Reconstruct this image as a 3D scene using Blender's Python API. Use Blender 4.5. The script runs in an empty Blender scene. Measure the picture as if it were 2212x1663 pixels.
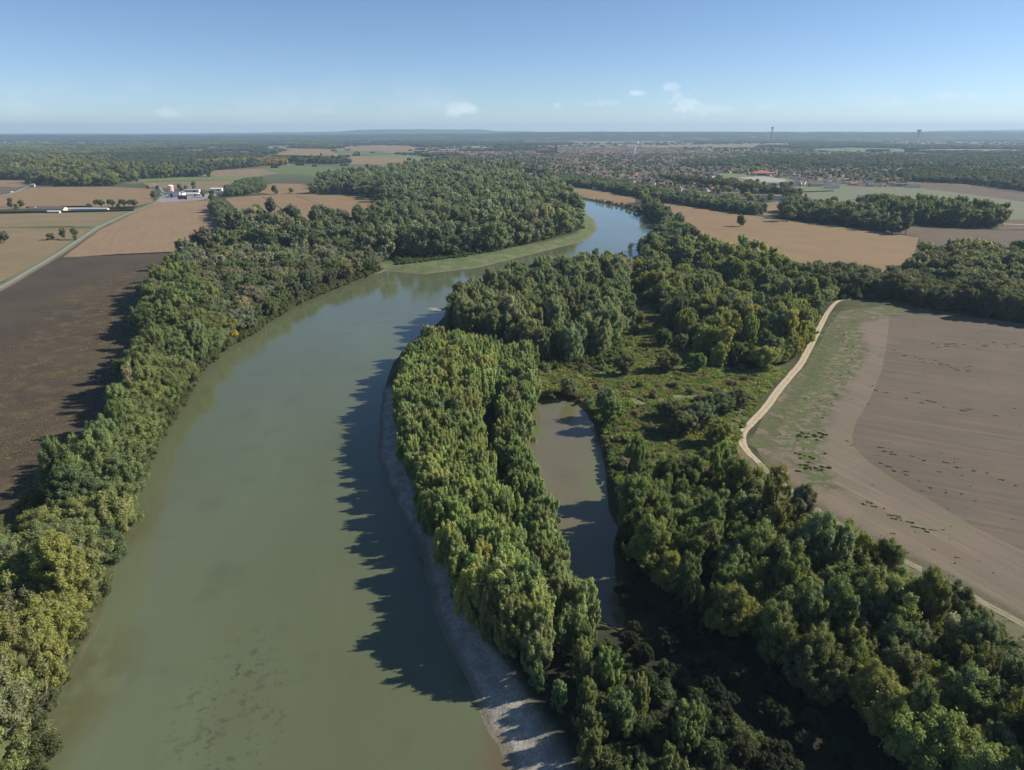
import bpy, bmesh, math, random
import numpy as np
from mathutils import Vector

# ------------------------------------------------------------------ camera
F = 1475.0; PITCH = math.atan((831.5 - 283.0) / F); HC = 120.0
scene = bpy.context.scene
col = scene.collection
cam_d = bpy.data.cameras.new('camera'); cam = bpy.data.objects.new('camera', cam_d); col.objects.link(cam)
cam.location = (0, 0, HC); cam.rotation_euler = (math.pi / 2 - PITCH, 0, 0)
cam_d.sensor_width = 36.0; cam_d.lens = 36.0 * F / 2212.0
cam_d.clip_start = 1.0; cam_d.clip_end = 200000.0
scene.camera = cam
# ------------------------------------------------------------------ exposure, sun and sky
scene.view_settings.view_transform = 'Standard'; scene.view_settings.look = 'None'
scene.view_settings.exposure = 0.5; scene.view_settings.gamma = 1.0
SUN_EL = math.radians(34.0); SUN_AZ = math.radians(9.0)     # azimuth measured from +X towards +Y
sv = Vector((math.cos(SUN_EL) * math.cos(SUN_AZ), math.cos(SUN_EL) * math.sin(SUN_AZ), math.sin(SUN_EL)))
sun_d = bpy.data.lights.new('sun', 'SUN'); sun_d.energy = 5.0; sun_d.angle = math.radians(0.5); sun_d.color = (1.0, 0.93, 0.82)
sun = bpy.data.objects.new('sun', sun_d); col.objects.link(sun); sun.rotation_euler = sv.to_track_quat('Z', 'Y').to_euler()
world = bpy.data.worlds.new('World'); scene.world = world; world.use_nodes = True
wt = world.node_tree; bg = wt.nodes['Background']
sky = wt.nodes.new('ShaderNodeTexSky'); sky.sky_type = 'NISHITA'; sky.sun_disc = False
sky.sun_elevation = SUN_EL; sky.sun_rotation = math.pi / 2 - SUN_AZ
sky.altitude = 500; sky.air_density = 0.7; sky.dust_density = 0.25; sky.ozone_density = 4.0
SKY = 0.09
bg.inputs['Strength'].default_value = SKY

def g3(px, py, z=0.0):
    x = (px - 1106.0) / F; y = -(py - 831.5) / F
    d = (x, math.cos(PITCH) + y * math.sin(PITCH), -math.sin(PITCH) + y * math.cos(PITCH))
    t = (HC - z) / -d[2]
    return (d[0] * t, d[1] * t)
def G(pts, z=0.0): return np.array([g3(a, b, z) for a, b in pts])
def proj(X, Y, Z):
    zc = Y * math.cos(PITCH) - (Z - HC) * math.sin(PITCH)
    yc = Y * math.sin(PITCH) + (Z - HC) * math.cos(PITCH)
    return 1106.0 + F * X / zc, 831.5 - F * yc / zc

# small fair weather clouds low over the horizon: a mask on the direction of the sky
def sky_clouds():
    N, L = wt.nodes, wt.links
    tc = N.new('ShaderNodeTexCoord'); sep = N.new('ShaderNodeSeparateXYZ'); L.new(tc.outputs['Generated'], sep.inputs[0])
    def M(op, a, b=None, clamp=False):
        n = N.new('ShaderNodeMath'); n.operation = op; n.use_clamp = clamp
        for i, v in enumerate((a, b)):
            if v is None: continue
            if isinstance(v, (int, float)): n.inputs[i].default_value = v
            else: L.new(v, n.inputs[i])
        return n.outputs[0]
    ay = M('MAXIMUM', sep.outputs['Y'], 0.05)
    u = M('DIVIDE', sep.outputs['X'], ay); v = M('DIVIDE', sep.outputs['Z'], ay)
    cmb = N.new('ShaderNodeCombineXYZ'); L.new(u, cmb.inputs[0]); L.new(M('MULTIPLY', v, 1.5), cmb.inputs[1])
    def noise(s, d, r):
        n = N.new('ShaderNodeTexNoise'); n.inputs['Scale'].default_value = s; n.inputs['Detail'].default_value = d
        n.inputs['Roughness'].default_value = r; L.new(cmb.outputs[0], n.inputs['Vector']); return n.outputs['Fac']
    nz = noise(40, 8, .6)
    total = None
    fy = F / math.cos(PITCH)
    # centre x, centre y, half width, half height (photo px), amount
    for cx, cy, w, h, a in ((985, 240, 62, 20, .9), (1478, 222, 42, 26, 1.0), (1445, 196, 22, 10, .5), (1370, 208, 24, 8, .8), (1530, 240, 60, 14, .45),
                            (1290, 228, 50, 9, .45), (380, 246, 72, 12, .55), (1645, 232, 30, 12, .3), (2040, 215, 60, 10, .4), (1205, 232, 14, 8, .5), (1930, 226, 50, 8, .35), (700, 245, 60, 8, .25)):
        u0 = (cx - 1106) / fy; v0 = (283 - cy) / fy * 1.02; su = w / fy; s2 = h / fy
        a1 = M('DIVIDE', M('SUBTRACT', u, u0), su); a2 = M('DIVIDE', M('SUBTRACT', v, v0), s2)
        r = M('ADD', M('MULTIPLY', a1, a1), M('MULTIPLY', a2, a2))
        m = M('SUBTRACT', M('ADD', M('MULTIPLY', M('SUBTRACT', nz, .5), 4.5), .8), r, True)
        m = M('MULTIPLY', M('MULTIPLY', m, .55, True), a)
        total = m if total is None else M('MAXIMUM', total, m)
    # a faint veil of far cloud in the same band
    veil = M('MULTIPLY', M('SUBTRACT', noise(7, 5, .6), .5, True), M('SUBTRACT', 1.0, M('MULTIPLY', M('ABSOLUTE', M('SUBTRACT', v, .035)), 24), True))
    total = M('MAXIMUM', total, M('MULTIPLY', veil, .9))
    mx = N.new('ShaderNodeMix'); mx.data_type = 'RGBA'
    L.new(M('MULTIPLY', total, .62), mx.inputs[0]); L.new(sky.outputs[0], mx.inputs[6]); mx.inputs[7].default_value = (10.5, 10.6, 10.9, 1)
    L.new(mx.outputs[2], bg.inputs['Color'])
sky_clouds()

# ------------------------------------------------------------------ small tools
rs = np.random.RandomState(7); random.seed(7)
def tag(o, label=None, cat=None, group=None, kind=None):
    if label: o['label'] = label
    if cat: o['category'] = cat
    if group: o['group'] = group
    if kind: o['kind'] = kind
    return o
def link(o, parent=None):
    col.objects.link(o)
    if parent is not None: o.parent = parent
    return o
def np_mesh(name, V, loops, sizes, mat=None, fattr=None, vattr=None):
    me = bpy.data.meshes.new(name)
    V = np.asarray(V, np.float32); loops = np.asarray(loops, np.int32); sizes = np.asarray(sizes, np.int32)
    me.vertices.add(len(V)); me.vertices.foreach_set('co', V.ravel())
    me.loops.add(len(loops)); me.loops.foreach_set('vertex_index', loops)
    me.polygons.add(len(sizes)); me.polygons.foreach_set('loop_start', np.concatenate([[0], np.cumsum(sizes)[:-1]]).astype(np.int32))
    me.update(calc_edges=True)
    for dom, d in (('FACE', fattr), ('POINT', vattr)):
        for k, a in (d or {}).items():
            a = np.asarray(a, np.float32)
            if a.ndim == 1: me.attributes.new(k, 'FLOAT', dom).data.foreach_set('value', a)
            else: me.attributes.new(k, 'FLOAT_COLOR', dom).data.foreach_set('color', np.c_[a, np.ones(len(a), np.float32)].ravel().astype(np.float32))
    if mat: me.materials.append(mat)
    return me
class MB:
    """collects boxes, prisms and tubes into one mesh"""
    def __init__(s): s.v = []; s.f = []; s.c = []
    def add(s, v, f, c=None):
        n = len(s.v); s.v += [tuple(p) for p in v]; s.f += [tuple(i + n for i in q) for q in f]; s.c += [c or (1, 1, 1)] * len(f)
    def box(s, cx, cy, z0, lx, ly, lz, rot=0, c=None):
        ca, sa = math.cos(rot), math.sin(rot); P = []
        for z in (z0, z0 + lz):
            for a, b in ((-1, -1), (1, -1), (1, 1), (-1, 1)):
                x, y = a * lx / 2, b * ly / 2; P.append((cx + ca * x - sa * y, cy + sa * x + ca * y, z))
        s.add(P, [(0, 3, 2, 1), (4, 5, 6, 7), (0, 1, 5, 4), (1, 2, 6, 5), (2, 3, 7, 6), (3, 0, 4, 7)], c)
    def gable(s, cx, cy, z0, lx, ly, h, rot=0, th=.25, over=.5, c=None):
        """pitched roof slab with thickness, ridge along x"""
        ca, sa = math.cos(rot), math.sin(rot); a, b = lx / 2 + over, ly / 2 + over; dz = h * over / (ly / 2)
        L = [(-a, -b, z0 - dz), (-a, 0, z0 + h), (-a, b, z0 - dz), (-a, -b, z0 - dz + th), (-a, 0, z0 + h + th), (-a, b, z0 - dz + th)]
        L += [(-x, y, z) for x, y, z in L]
        s.add([(cx + ca * x - sa * y, cy + sa * x + ca * y, z) for x, y, z in L],
              [(3, 4, 10, 9), (4, 5, 11, 10), (0, 6, 7, 1), (1, 7, 8, 2), (0, 3, 9, 6), (2, 8, 11, 5), (0, 1, 4, 3), (1, 2, 5, 4), (6, 9, 10, 7), (7, 10, 11, 8)], c)
    def ends(s, cx, cy, z0, lx, ly, h, rot=0, c=None):
        """gable-end walls under a pitched roof"""
        ca, sa = math.cos(rot), math.sin(rot)
        P = [(-lx / 2, -ly / 2, z0), (-lx / 2, ly / 2, z0), (-lx / 2, 0, z0 + h), (lx / 2, -ly / 2, z0), (lx / 2, ly / 2, z0), (lx / 2, 0, z0 + h)]
        s.add([(cx + ca * x - sa * y, cy + sa * x + ca * y, z) for x, y, z in P], [(0, 1, 2), (3, 5, 4)], c)
    def tube(s, pts, rad, n=8, cap=True, c=None):
        pts = [Vector(p) for p in pts]; rings = []
        for i, p in enumerate(pts):
            d = (pts[min(i + 1, len(pts) - 1)] - pts[max(i - 1, 0)]).normalized()
            u = d.orthogonal().normalized() if abs(d.z) < .999 else Vector((1, 0, 0)); w = d.cross(u)
            r = rad[i] if hasattr(rad, '__len__') else rad
            rings.append([p + (u * math.cos(t) + w * math.sin(t)) * r for t in [2 * math.pi * k / n for k in range(n)]])
        V = [q for r in rings for q in r]; Fc = []
        for i in range(len(pts) - 1):
            for k in range(n):
                a = i * n + k; b = i * n + (k + 1) % n; Fc.append((a, b, b + n, a + n))
        if cap: Fc += [tuple(range(n))[::-1], tuple(range((len(pts) - 1) * n, len(pts) * n))]
        s.add(V, Fc, c)
    def mesh(s, name, mat=None, col_attr=False):
        me = bpy.data.meshes.new(name); me.from_pydata(s.v, [], s.f)
        if col_attr:
            a = me.attributes.new('tint', 'FLOAT_COLOR', 'FACE'); a.data.foreach_set('color', np.c_[np.array(s.c), np.ones(len(s.c))].ravel().astype(np.float32))
        if mat: me.materials.append(mat)
        return me
    def obj(s, name, mat, parent=None, col_attr=False):
        return link(bpy.data.objects.new(name, s.mesh(name, mat, col_attr)), parent)
def empty(name, x, y, z=0.0, rot=0.0):
    o = bpy.data.objects.new(name, None); col.objects.link(o); o.location = (x, y, z); o.rotation_euler = (0, 0, rot); o.empty_display_size = .5; return o

def sdf(P, poly):
    """signed distance of points to a polygon, negative inside"""
    P = np.asarray(P, float); A = np.asarray(poly, float); B = np.roll(A, -1, 0)
    d = np.full(len(P), 1e18); ins = np.zeros(len(P), bool)
    for a, b in zip(A, B):
        e = b - a; w = P - a; t = np.clip((w @ e) / max(e @ e, 1e-9), 0, 1); q = w - t[:, None] * e
        d = np.minimum(d, (q * q).sum(1))
        c1 = (a[1] <= P[:, 1]); c2 = (b[1] <= P[:, 1]); cr = e[0] * w[:, 1] - e[1] * w[:, 0]
        ins ^= (c1 & ~c2 & (cr > 0)) | (~c1 & c2 & (cr < 0))
    return np.where(ins, -1, 1) * np.sqrt(d)
def inside(P, poly):
    P = np.asarray(P, float); A = np.asarray(poly, float); B = np.roll(A, -1, 0); ins = np.zeros(len(P), bool)
    for a, b in zip(A, B):
        e = b - a; w = P - a; c1 = (a[1] <= P[:, 1]); c2 = (b[1] <= P[:, 1]); cr = e[0] * w[:, 1] - e[1] * w[:, 0]
        ins ^= (c1 & ~c2 & (cr > 0)) | (~c1 & c2 & (cr < 0))
    return ins
def dline(P, pts):
    d = np.full(len(P), 1e18)
    for a, b in zip(pts[:-1], pts[1:]):
        e = b - a; w = P - a; t = np.clip((w @ e) / max(e @ e, 1e-9), 0, 1); q = w - t[:, None] * e; d = np.minimum(d, (q * q).sum(1))
    return np.sqrt(d)
_lat = np.random.RandomState(3).rand(256, 256)
def vnoise(X, Y, s):
    x = X / s; y = Y / s; i = np.floor(x).astype(int); j = np.floor(y).astype(int); fx = x - i; fy = y - j
    fx = fx * fx * (3 - 2 * fx); fy = fy * fy * (3 - 2 * fy)
    n = lambda a, b: _lat[a % 256, b % 256]
    return (n(i, j) * (1 - fx) + n(i + 1, j) * fx) * (1 - fy) + (n(i, j + 1) * (1 - fx) + n(i + 1, j + 1) * fx) * fy
def fbm(X, Y, s, o=4):
    t = 0; a = .5
    for k in range(o): t = t + a * vnoise(X + 37.1 * k, Y - 91.7 * k, s / 2 ** k); a *= .5
    return t
def smooth(x, a, b):
    t = np.clip((x - a) / (b - a), 0, 1); return t * t * (3 - 2 * t)
def rough(poly, step, amp, seed=0, closed=True):
    """subdivide an outline and let it wander a little"""
    A = np.asarray(poly, float); out = []
    n = len(A)
    for i in range(n if closed else n - 1):
        a, b = A[i], A[(i + 1) % n]; k = max(1, min(40, int(np.hypot(*(b - a)) / step)))
        for t in range(k): out.append(a + (b - a) * t / k)
    if not closed: out.append(A[-1])
    out = np.array(out); s = step * 3
    out[:, 0] += (fbm(out[:, 0] + seed * 13, out[:, 1], s, 3) - .44) * 2 * amp
    out[:, 1] += (fbm(out[:, 0] - 500, out[:, 1] + seed * 29, s, 3) - .44) * 2 * amp
    return out
def spline(pts, n=6):
    P = np.asarray(pts, float); out = []
    Q = np.vstack([2 * P[0] - P[1], P, 2 * P[-1] - P[-2]])
    for i in range(1, len(Q) - 2):
        p0, p1, p2, p3 = Q[i - 1:i + 3]
        for t in np.linspace(0, 1, n, endpoint=False):
            out.append(.5 * ((2 * p1) + (-p0 + p2) * t + (2 * p0 - 5 * p1 + 4 * p2 - p3) * t * t + (-p0 + 3 * p1 - 3 * p2 + p3) * t ** 3))
    out.append(P[-1]); return np.array(out)

# ------------------------------------------------------------------ materials
class MT:
    def __init__(s, name):
        s.m = bpy.data.materials.new(name); s.m.use_nodes = True; s.t = s.m.node_tree; s.N = s.t.nodes; s.L = s.t.links
        s.b = s.N['Principled BSDF']; s.b.inputs['Roughness'].default_value = .9; s.b.inputs['Specular IOR Level'].default_value = .2
        g = s.N.new('ShaderNodeNewGeometry'); s.pos = g.outputs['Position']
    def put(s, sock, v):
        if isinstance(v, (int, float)): sock.default_value = v
        elif isinstance(v, tuple): sock.default_value = v if len(v) == 4 or sock.type == 'VECTOR' else (*v, 1)
        else: s.L.new(v, sock)
    def math(s, op, a, b=None, c=None, clamp=False):
        n = s.N.new('ShaderNodeMath'); n.operation = op; n.use_clamp = clamp; s.put(n.inputs[0], a)
        if b is not None: s.put(n.inputs[1], b)
        if c is not None: s.put(n.inputs[2], c)
        return n.outputs[0]
    def map(s, scale=(1, 1, 1), rot=0, vec=None):
        n = s.N.new('ShaderNodeMapping'); n.vector_type = 'TEXTURE'; s.L.new(vec or s.pos, n.inputs[0]); n.inputs['Scale'].default_value = tuple(1 / q for q in scale); n.inputs['Rotation'].default_value = (0, 0, rot); return n.outputs[0]
    def noise(s, scale, detail=4, rough=.6, vec=None, dist=0, lo=None, hi=None):
        n = s.N.new('ShaderNodeTexNoise'); s.L.new(vec or s.pos, n.inputs['Vector']); n.inputs['Scale'].default_value = scale
        n.inputs['Detail'].default_value = detail; n.inputs['Roughness'].default_value = rough; n.inputs['Distortion'].default_value = dist
        return n.outputs['Fac'] if lo is None else s.ramp(n.outputs['Fac'], lo, hi)
    def vor(s, scale, vec=None, out='Distance', rnd=1):
        n = s.N.new('ShaderNodeTexVoronoi'); s.L.new(vec or s.pos, n.inputs['Vector']); n.inputs['Scale'].default_value = scale; n.inputs['Randomness'].default_value = rnd; return n.outputs[out]
    def ramp(s, f, lo, hi, a=0.0, b=1.0):
        n = s.N.new('ShaderNodeMapRange'); n.interpolation_type = 'SMOOTHSTEP'; s.L.new(f, n.inputs[0])
        for i, v in enumerate((lo, hi, a, b)): n.inputs[i + 1].default_value = v
        return n.outputs[0]
    def mix(s, f, a, b, mode='MIX'):
        n = s.N.new('ShaderNodeMix'); n.data_type = 'RGBA'; n.blend_type = mode; s.put(n.inputs[0], f); s.put(n.inputs[6], a); s.put(n.inputs[7], b); return n.outputs[2]
    def attr(s, name, typ='GEOMETRY', out='Color'):
        n = s.N.new('ShaderNodeAttribute'); n.attribute_type = typ; n.attribute_name = name; return n.outputs[out]
    def color(s, c): s.put(s.b.inputs['Base Color'], c); return s
    def alpha(s, a): s.put(s.b.inputs['Alpha'], a); return s
    def bump(s, h, strength=.4, dist=.3):
        n = s.N.new('ShaderNodeBump'); s.L.new(h, n.inputs['Height']); n.inputs['Strength'].default_value = strength; n.inputs['Distance'].default_value = dist
        s.L.new(n.outputs[0], s.b.inputs['Normal']); return s
def sc(c, k): return tuple(x * k for x in c)
def plain(name, c, rough=.7, var=.12, scale=1.5):
    m = MT(name); f = m.noise(scale, 3); m.color(m.mix(f, sc(c, 1 - var), sc(c, 1 + var))); m.b.inputs['Roughness'].default_value = rough; return m.m
def foliage_mat(name, trans=.42, rough=.6):
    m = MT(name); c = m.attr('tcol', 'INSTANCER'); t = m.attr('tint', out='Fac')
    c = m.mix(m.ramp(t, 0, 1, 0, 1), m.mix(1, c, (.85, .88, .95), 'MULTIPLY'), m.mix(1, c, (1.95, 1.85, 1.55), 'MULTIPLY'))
    m.b.inputs['Roughness'].default_value = rough; m.b.inputs['Specular IOR Level'].default_value = .25; m.color(c)
    tr = m.N.new('ShaderNodeBsdfTranslucent'); m.put(tr.inputs[0], m.mix(1, c, (1.25, 1.35, .6), 'MULTIPLY'))
    ms = m.N.new('ShaderNodeMixShader'); ms.inputs[0].default_value = trans
    m.L.new(m.b.outputs[0], ms.inputs[1]); m.L.new(tr.outputs[0], ms.inputs[2]); m.L.new(ms.outputs[0], m.N['Material Output'].inputs[0]); return m.m
LEAF = foliage_mat('leaves')
BARK = plain('bark', (.11, .09, .07), .9, .3, 3)
DEADWOOD = plain('dead_wood', (.42, .38, .33), .85, .2, 2)

# ------------------------------------------------------------------ layout (photo px -> ground points)
WZ = -2.5
river_px = [(40, 1900), (105, 1663), (88, 1580), (135, 1500), (213, 1350), (238, 1275), (262, 1180), (285, 1100), (318, 1005), (342, 935), (395, 866), (425, 812), (468, 757), (540, 718), (590, 690), (640, 655),
            (690, 630), (760, 610), (834, 585), (915, 592), (1033, 578), (1100, 561), (1225, 530), (1270, 517), (1291, 497), (1283, 474), (1266, 463), (1250, 448), (1234, 438), (1222, 428), (1245, 428), (1290, 437), (1340, 447),
            (1385, 462), (1420, 478), (1440, 495), (1425, 515), (1392, 545), (1330, 575), (1220, 592), (1120, 608), (1040, 632), (985, 655), (962, 680), (935, 708), (882, 742), (850, 785), (828, 845), (818, 915), (818, 980),
            (830, 1040), (858, 1100), (884, 1150), (905, 1200), (928, 1280), (950, 1350), (976, 1405), (1008, 1465), (1036, 1530), (1062, 1590), (1098, 1663), (1200, 1900)]
RIVER = rough(G(river_px, WZ), 3.0, .9, 1)
pond_px = [(1168, 872), (1205, 858), (1245, 872), (1280, 905), (1296, 955), (1308, 1020), (1312, 1095), (1335, 1140), (1325, 1180), (1328, 1240), (1340, 1290), (1352, 1335), (1345, 1362), (1318, 1350), (1280, 1315), (1243, 1260),
           (1215, 1200), (1190, 1140), (1170, 1070), (1150, 1000), (1140, 940), (1150, 895)]
POND = rough(G(pond_px, WZ), 2.5, .7, 2)
gravel_px = [(800, 880), (830, 830), (868, 850), (862, 930), (880, 1010), (903, 1080), (938, 1150), (985, 1230), (1030, 1320), (1060, 1390), (1130, 1470), (1200, 1550), (1300, 1640), (1420, 1900), (1150, 1900), (1050, 1600), (900, 1200), (800, 1000)]
GRAVEL = G(gravel_px)
bar_px = [(820, 566), (900, 560), (960, 556), (1026, 551), (1073, 541), (1189, 521), (1250, 503), (1262, 480), (1240, 440), (1300, 455), (1310, 510), (1240, 545), (1100, 575), (917, 600), (820, 600)]
BAR = G(bar_px)
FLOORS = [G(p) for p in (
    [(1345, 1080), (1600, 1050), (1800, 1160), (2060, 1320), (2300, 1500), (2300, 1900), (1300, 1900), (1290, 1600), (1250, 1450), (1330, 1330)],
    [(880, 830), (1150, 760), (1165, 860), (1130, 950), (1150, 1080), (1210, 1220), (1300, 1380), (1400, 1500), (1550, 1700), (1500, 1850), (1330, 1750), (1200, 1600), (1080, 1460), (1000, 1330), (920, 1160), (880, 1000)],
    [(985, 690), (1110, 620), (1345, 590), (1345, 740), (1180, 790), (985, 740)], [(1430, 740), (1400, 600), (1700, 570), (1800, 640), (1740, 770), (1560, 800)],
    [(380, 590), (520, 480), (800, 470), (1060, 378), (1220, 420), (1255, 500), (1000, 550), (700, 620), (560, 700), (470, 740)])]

# ------------------------------------------------------------------ ground: one sheet to the horizon, cut down to the river bed
def build_ground():
    na, nr = 660, 860
    ang = np.radians(np.linspace(-56, 56, na)); r = 24.0 * (46000 / 24.0) ** (np.linspace(0, 1, nr) ** .93)
    A, R = np.meshgrid(ang, r); X = (R * np.sin(A)).ravel(); Y = (R * np.cos(A)).ravel() - 15
    P = np.c_[X, Y]; Z = np.zeros(len(X)); grav = np.zeros(len(X)); bar = np.zeros(len(X)); floor_ = np.zeros(len(X))
    near = (R.ravel() < 1700); Pn = P[near]
    dr = sdf(Pn, RIVER); dp = sdf(Pn, POND); dg = sdf(Pn, GRAVEL); db = sdf(Pn, BAR)
    gm = smooth(-dg, -4, 3); bm = smooth(-db, -8, 4)
    wr = 3.2 + 8 * gm + 16 * bm + (1.2 + 9 * gm) * (fbm(Pn[:, 0], Pn[:, 1], 9) - .45)
    zr = WZ + np.clip(dr / wr, -1.2, 1) * -WZ
    zp = WZ + np.clip(dp / 4.0, -.6, 1) * -WZ
    z = np.minimum(zr, zp)
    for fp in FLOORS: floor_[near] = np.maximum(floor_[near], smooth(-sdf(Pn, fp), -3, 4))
    z += (fbm(Pn[:, 0], Pn[:, 1], 7) - .45) * .5 * gm * (dr > 0) * (dr < 14)
    z = np.where(z > -.02, np.minimum(z, 0), z)
    Z[near] = z; grav[near] = gm * smooth(-dr, -14, -7) ; bar[near] = bm * (dr > -3)
    idx = np.arange(na * nr).reshape(nr, na)
    q = np.stack([idx[:-1, :-1], idx[:-1, 1:], idx[1:, 1:], idx[1:, :-1]], -1).reshape(-1, 4)
    m = MT('ground')
    n1 = m.noise(.035, 5, .6, lo=.35, hi=.65); n2 = m.noise(.6, 4, .7, lo=.3, hi=.7)
    base = m.mix(n1, (.045, .055, .022), (.095, .09, .045)); base = m.mix(m.math('MULTIPLY', n2, .6), base, (.035, .04, .02))
    # field patchwork far away
    v = m.N.new('ShaderNodeTexVoronoi'); m.L.new(m.map((1, .55, 1), .35), v.inputs['Vector']); v.inputs['Scale'].default_value = .0042
    sep = m.N.new('ShaderNodeSeparateColor'); m.L.new(v.outputs['Color'], sep.inputs[0])
    far = m.mix(m.ramp(sep.outputs[0], .40, .45), (.10, .12, .06), (.26, .19, .11)); far = m.mix(m.ramp(sep.outputs[1], .72, .75), far, (.13, .17, .06)); far = m.mix(m.ramp(sep.outputs[2], .8, .82), far, (.14, .10, .075))
    far = m.mix(m.math('MULTIPLY', m.noise(.02, 4), .5), far, (.07, .08, .045))
    ln = m.N.new('ShaderNodeVectorMath'); ln.operation = 'LENGTH'; m.L.new(m.pos, ln.inputs[0])
    c = m.mix(m.ramp(ln.outputs['Value'], 1500, 2300), base, far)
    c = m.mix(m.attr('floor', out='Fac'), c, m.mix(n2, (.022, .025, .012), (.04, .042, .02)))  # ground under the woods darkened, painting in their deep shade
    gr = m.mix(m.vor(2.2), (.24, .225, .19), (.54, .49, .40)); gr = m.mix(m.noise(.25, 4, .7, lo=.42, hi=.62), gr, (.27, .255, .22)); gr = m.mix(m.math('MULTIPLY', m.noise(1.1, 3, .7, lo=.58, hi=.7), .7), gr, (.07, .08, .045))
    br = m.mix(m.noise(.07, 6, .75, lo=.44, hi=.62), (.085, .125, .042), (.16, .155, .085))
    c = m.mix(m.math('MULTIPLY', m.attr('bar', out='Fac'), 1), c, br); c = m.mix(m.attr('gravel', out='Fac'), c, gr)
    sp = m.N.new('ShaderNodeSeparateXYZ'); m.L.new(m.pos, sp.inputs[0]); z = sp.outputs[2]
    wet = m.ramp(z, WZ + .15, WZ + .7, 1, 0); wet = m.math('MULTIPLY', wet, m.math('ADD', .12, m.math('MULTIPLY', m.math('MAXIMUM', m.attr('gravel', out='Fac'), m.attr('bar', out='Fac')), .65))); c = m.mix(wet, c, (.17, .145, .10))
    m.color(c); m.bump(m.noise(1.2, 5, .75), .6, .5)
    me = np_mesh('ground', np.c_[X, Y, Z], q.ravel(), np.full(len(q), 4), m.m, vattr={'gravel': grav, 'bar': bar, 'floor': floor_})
    for p in (me,): p.polygons.foreach_set('use_smooth', np.ones(len(q), bool))
    tag(link(bpy.data.objects.new('ground', me)), kind='structure')
build_ground()

def water(name, poly, z, c1, c2, rough_=.06, marks=()):
    m = MT(name); sp = m.noise(.012, 4, .5, vec=m.map((1, .35, 1), .2), lo=.35, hi=.65)
    c = m.mix(sp, c1, c2)
    c = m.mix(m.math('MULTIPLY', m.noise(.05, 3, .6, lo=.55, hi=.75), .35), c, sc(c1, .72))
    for (px, py, rad, scale, lo, hi, colr, amt) in marks:      # dark weed and stones showing through the shallow water
        x, y = g3(px, py, z); d = m.N.new('ShaderNodeVectorMath'); d.operation = 'DISTANCE'; m.L.new(m.map((1, .45, 1)), d.inputs[0]); d.inputs[1].default_value = (x, y * .45, z)
        near = m.ramp(d.outputs['Value'], rad * .3, rad, 1, 0)
        k = m.math('MULTIPLY', m.math('MULTIPLY', near, m.noise(scale, 3, .55, lo=lo, hi=hi)), amt); c = m.mix(k, c, colr)
    m.put(m.b.inputs['Roughness'], m.ramp(m.noise(.02, 4, .55, vec=m.map((1, .3, 1), .25)), .35, .65, rough_ * .6, rough_ * 2.6)); c = m.mix(m.math('MULTIPLY', m.noise(.09, 5, .65, vec=m.map((1, .12, 1), .3), lo=.5, hi=.7), .12), c, sc(c2, 1.35))
    m.color(c); m.b.inputs['IOR'].default_value = 1.333; m.b.inputs['Specular IOR Level'].default_value = .8
    m.bump(m.noise(.7, 5, .65, vec=m.map((1, .5, 1), .4)), .09, .4)
    me = bpy.data.meshes.new(name); me.from_pydata([(x, y, z) for x, y in poly], [], [tuple(range(len(poly)))]); me.materials.append(m.m)
    return tag(link(bpy.data.objects.new(name, me)), kind='structure')
def grown(px, k): return px
wr_px = [(-200, 2100), (0, 1663), (0, 1500), (150, 1300), (200, 1150), (280, 960), (370, 830), (470, 700), (620, 620), (800, 560), (900, 540), (1100, 520), (1210, 490), (1180, 440), (1200, 415), (1300, 420), (1400, 440), (1480, 490), (1440, 560), (1250, 640), (1080, 680), (980, 730), (900, 800),
         (880, 900), (880, 1000), (930, 1100), (990, 1250), (1040, 1400), (1120, 1550), (1250, 1700), (1500, 2100)]
water('river', G(wr_px, WZ), WZ, (.100, .116, .060), (.114, .136, .076), .05,
      marks=((480, 1500, 13, .55, .56, .66, (.04, .05, .025), .5), (500, 1600, 16, .6, .56, .66, (.045, .05, .028), .45), (330, 1150, 22, .16, .45, .7, (.12, .115, .085), .45), (460, 1590, 24, .07, .45, .7, (.11, .105, .055), .3),
             (170, 1500, 14, .1, .3, .5, (.09, .08, .035), .6), (290, 1130, 12, .1, .3, .5, (.10, .09, .04), .5), (1090, 1640, 9, .2, .2, .5, (.12, .085, .05), .7), (620, 780, 9, .5, .55, .65, (.06, .07, .05), .4)))
water('pond', G([(1100, 850), (1210, 835), (1330, 900), (1360, 1100), (1420, 1300), (1560, 1500), (1350, 1500), (1180, 1280), (1090, 1000)], WZ + .01), WZ + .01, (.13, .115, .064), (.14, .124, .072), .05,
      marks=((1280, 1020, 9, .9, .46, .6, (.12, .15, .055), .8), (1300, 1060, 8, .5, .38, .5, (.12, .15, .055), .8), (1305, 1000, 6, .6, .38, .5, (.12, .15, .055), .8), (1160, 930, 5, .4, .35, .55, (.11, .14, .05), .9), (1215, 875, 7, .4, .35, .55, (.115, .13, .055), .8)))

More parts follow.
